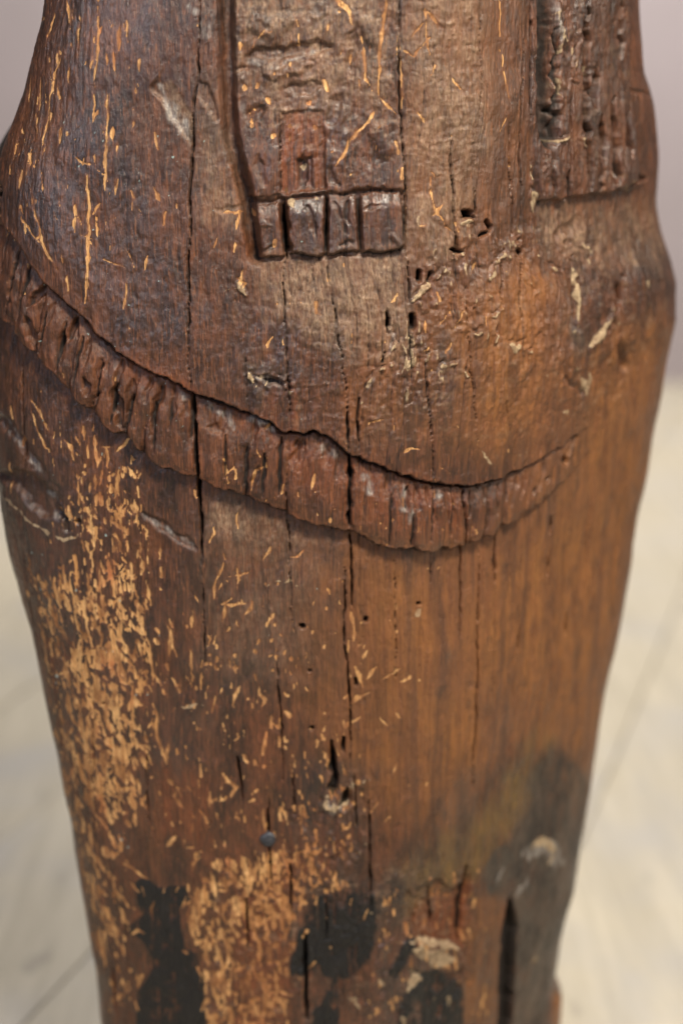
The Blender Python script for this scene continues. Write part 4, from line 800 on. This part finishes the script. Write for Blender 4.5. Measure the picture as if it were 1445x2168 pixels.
# ------------------------------------------------------------------ floor and wall
def floor_mat(i):
    s = NT('whitewashed_board'); s.co = s.new('ShaderNodeTexCoord').outputs['Object']
    r0 = random.uniform(0, 50)
    g1 = s.noise(6, 5, .6, (9, .7, 1), .3, (r0, r0, 0)); g2 = s.noise(40, 5, .6, (5, .6, 1), .2, (r0, 0, 0)); g3 = s.noise(4, 4, .6, (1, 1, 1), .2, (0, r0, 0)); sp_ = s.noise(17, 3, .5, (1.6, .8, 1), 0, (r0, 3, 0))
    c_ = s.mix(s.ramp(g1, .3, .7), srgb(168, 159, 140), srgb(186, 177, 158)); c_ = s.mix(s.ramp(g2, .5, .8, 0, .5), c_, srgb(150, 138, 116))
    c_ = s.mix(s.ramp(g3, .45, .7, 0, .6), c_, srgb(160, 158, 158)); c_ = s.mix(s.ramp(sp_, .62, .76, 0, .45), c_, srgb(112, 106, 98))
    s.put(s.b.inputs['Base Color'], c_); s.b.inputs['Roughness'].default_value = .6
    bp = s.new('ShaderNodeBump'); bp.inputs['Distance'].default_value = .001; s.put(bp.inputs['Height'], g2); s.l.new(bp.outputs[0], s.b.inputs['Normal'])
    return s.m
def flat_mat(name, c1, c2, sc_=3):
    s = NT(name); s.co = s.new('ShaderNodeTexCoord').outputs['Object']; nn = s.noise(sc_, 5, .6)
    s.put(s.b.inputs['Base Color'], s.mix(s.ramp(nn, .35, .65), c1, c2)); s.b.inputs['Roughness'].default_value = .85
    bp = s.new('ShaderNodeBump'); bp.inputs['Distance'].default_value = .002; bp.inputs['Strength'].default_value = .3; s.put(bp.inputs['Height'], s.noise(120, 3)); s.l.new(bp.outputs[0], s.b.inputs['Normal'])
    return s.m
floor = bpy.data.objects.new('floor', None); C.objects.link(floor); floor['kind'] = 'structure'
sub = mesh_obj('subfloor', [(-5, -3, -.03), (5, -3, -.03), (5, 3.9, -.03), (-5, 3.9, -.03)], [(0, 1, 2, 3)], flat_mat('dark_joint', srgb(96, 88, 76), srgb(110, 102, 90)), floor, False)
FM = [floor_mat(i) for i in range(4)]
ANG = math.radians(-20.0); BWD = .185
cA, sA = math.cos(ANG), math.sin(ANG)
def clip_poly(pts, ymax):
    out = []
    for a_, b_ in zip(pts, pts[1:]+pts[:1]):
        if a_[1] <= ymax: out.append(a_)
        if (a_[1] <= ymax) != (b_[1] <= ymax):
            t_ = (ymax-a_[1])/(b_[1]-a_[1]); out.append((a_[0]+(b_[0]-a_[0])*t_, ymax))
    return out
WALLY = 3.0
OFF = .048
for k in range(-15, 16):
    # board axis runs away from the camera, turned 20 degrees; plan outline clipped at the wall
    u0, u1 = k*BWD+OFF+.0006, (k+1)*BWD+OFF-.0008
    pl = [(u0, -2.2), (u1, -2.2), (u1, 5.0), (u0, 5.0)]
    pl = [(cA*a_-sA*b_, sA*a_+cA*b_) for a_, b_ in pl]
    pl = clip_poly(pl, WALLY)
    if len(pl) < 3: continue
    cxm = sum(p_[0] for p_ in pl)/len(pl); cym = sum(p_[1] for p_ in pl)/len(pl)
    top = random.uniform(-.0012, 0.0)
    ch = .0012
    lo_ = [(x_, y_, -.028) for x_, y_ in pl]; mid = [(x_, y_, top-ch) for x_, y_ in pl]
    def ins(x_, y_):
        # pull in across the board only
        uu = cA*x_+sA*y_; uc = (k+.5)*BWD+OFF; d_ = -ch if uu > uc else ch
        return (x_+cA*d_, y_+sA*d_, top)
    tp = [ins(x_, y_) for x_, y_ in pl]
    n_ = len(pl); vs = lo_+mid+tp
    fs = [tuple(range(2*n_, 3*n_))]+[(i, (i+1) % n_, n_+(i+1) % n_, n_+i) for i in range(n_)]+[(n_+i, n_+(i+1) % n_, 2*n_+(i+1) % n_, 2*n_+i) for i in range(n_)]
    o = mesh_obj('floorboard', vs, fs, FM[k % 4], floor, False)
wall = mesh_obj('wall', [(-5, WALLY, -.03), (5, WALLY, -.03), (5, WALLY, 3), (-5, WALLY, 3), (-5, WALLY+.1, -.03), (5, WALLY+.1, -.03), (5, WALLY+.1, 3), (-5, WALLY+.1, 3)],
                [(0, 1, 2, 3), (5, 4, 7, 6), (3, 2, 6, 7), (0, 3, 7, 4), (1, 5, 6, 2)], flat_mat('lilac_grey_plaster', srgb(166, 156, 159), srgb(174, 163, 167), 1.5), None, False)
wall['kind'] = 'structure'
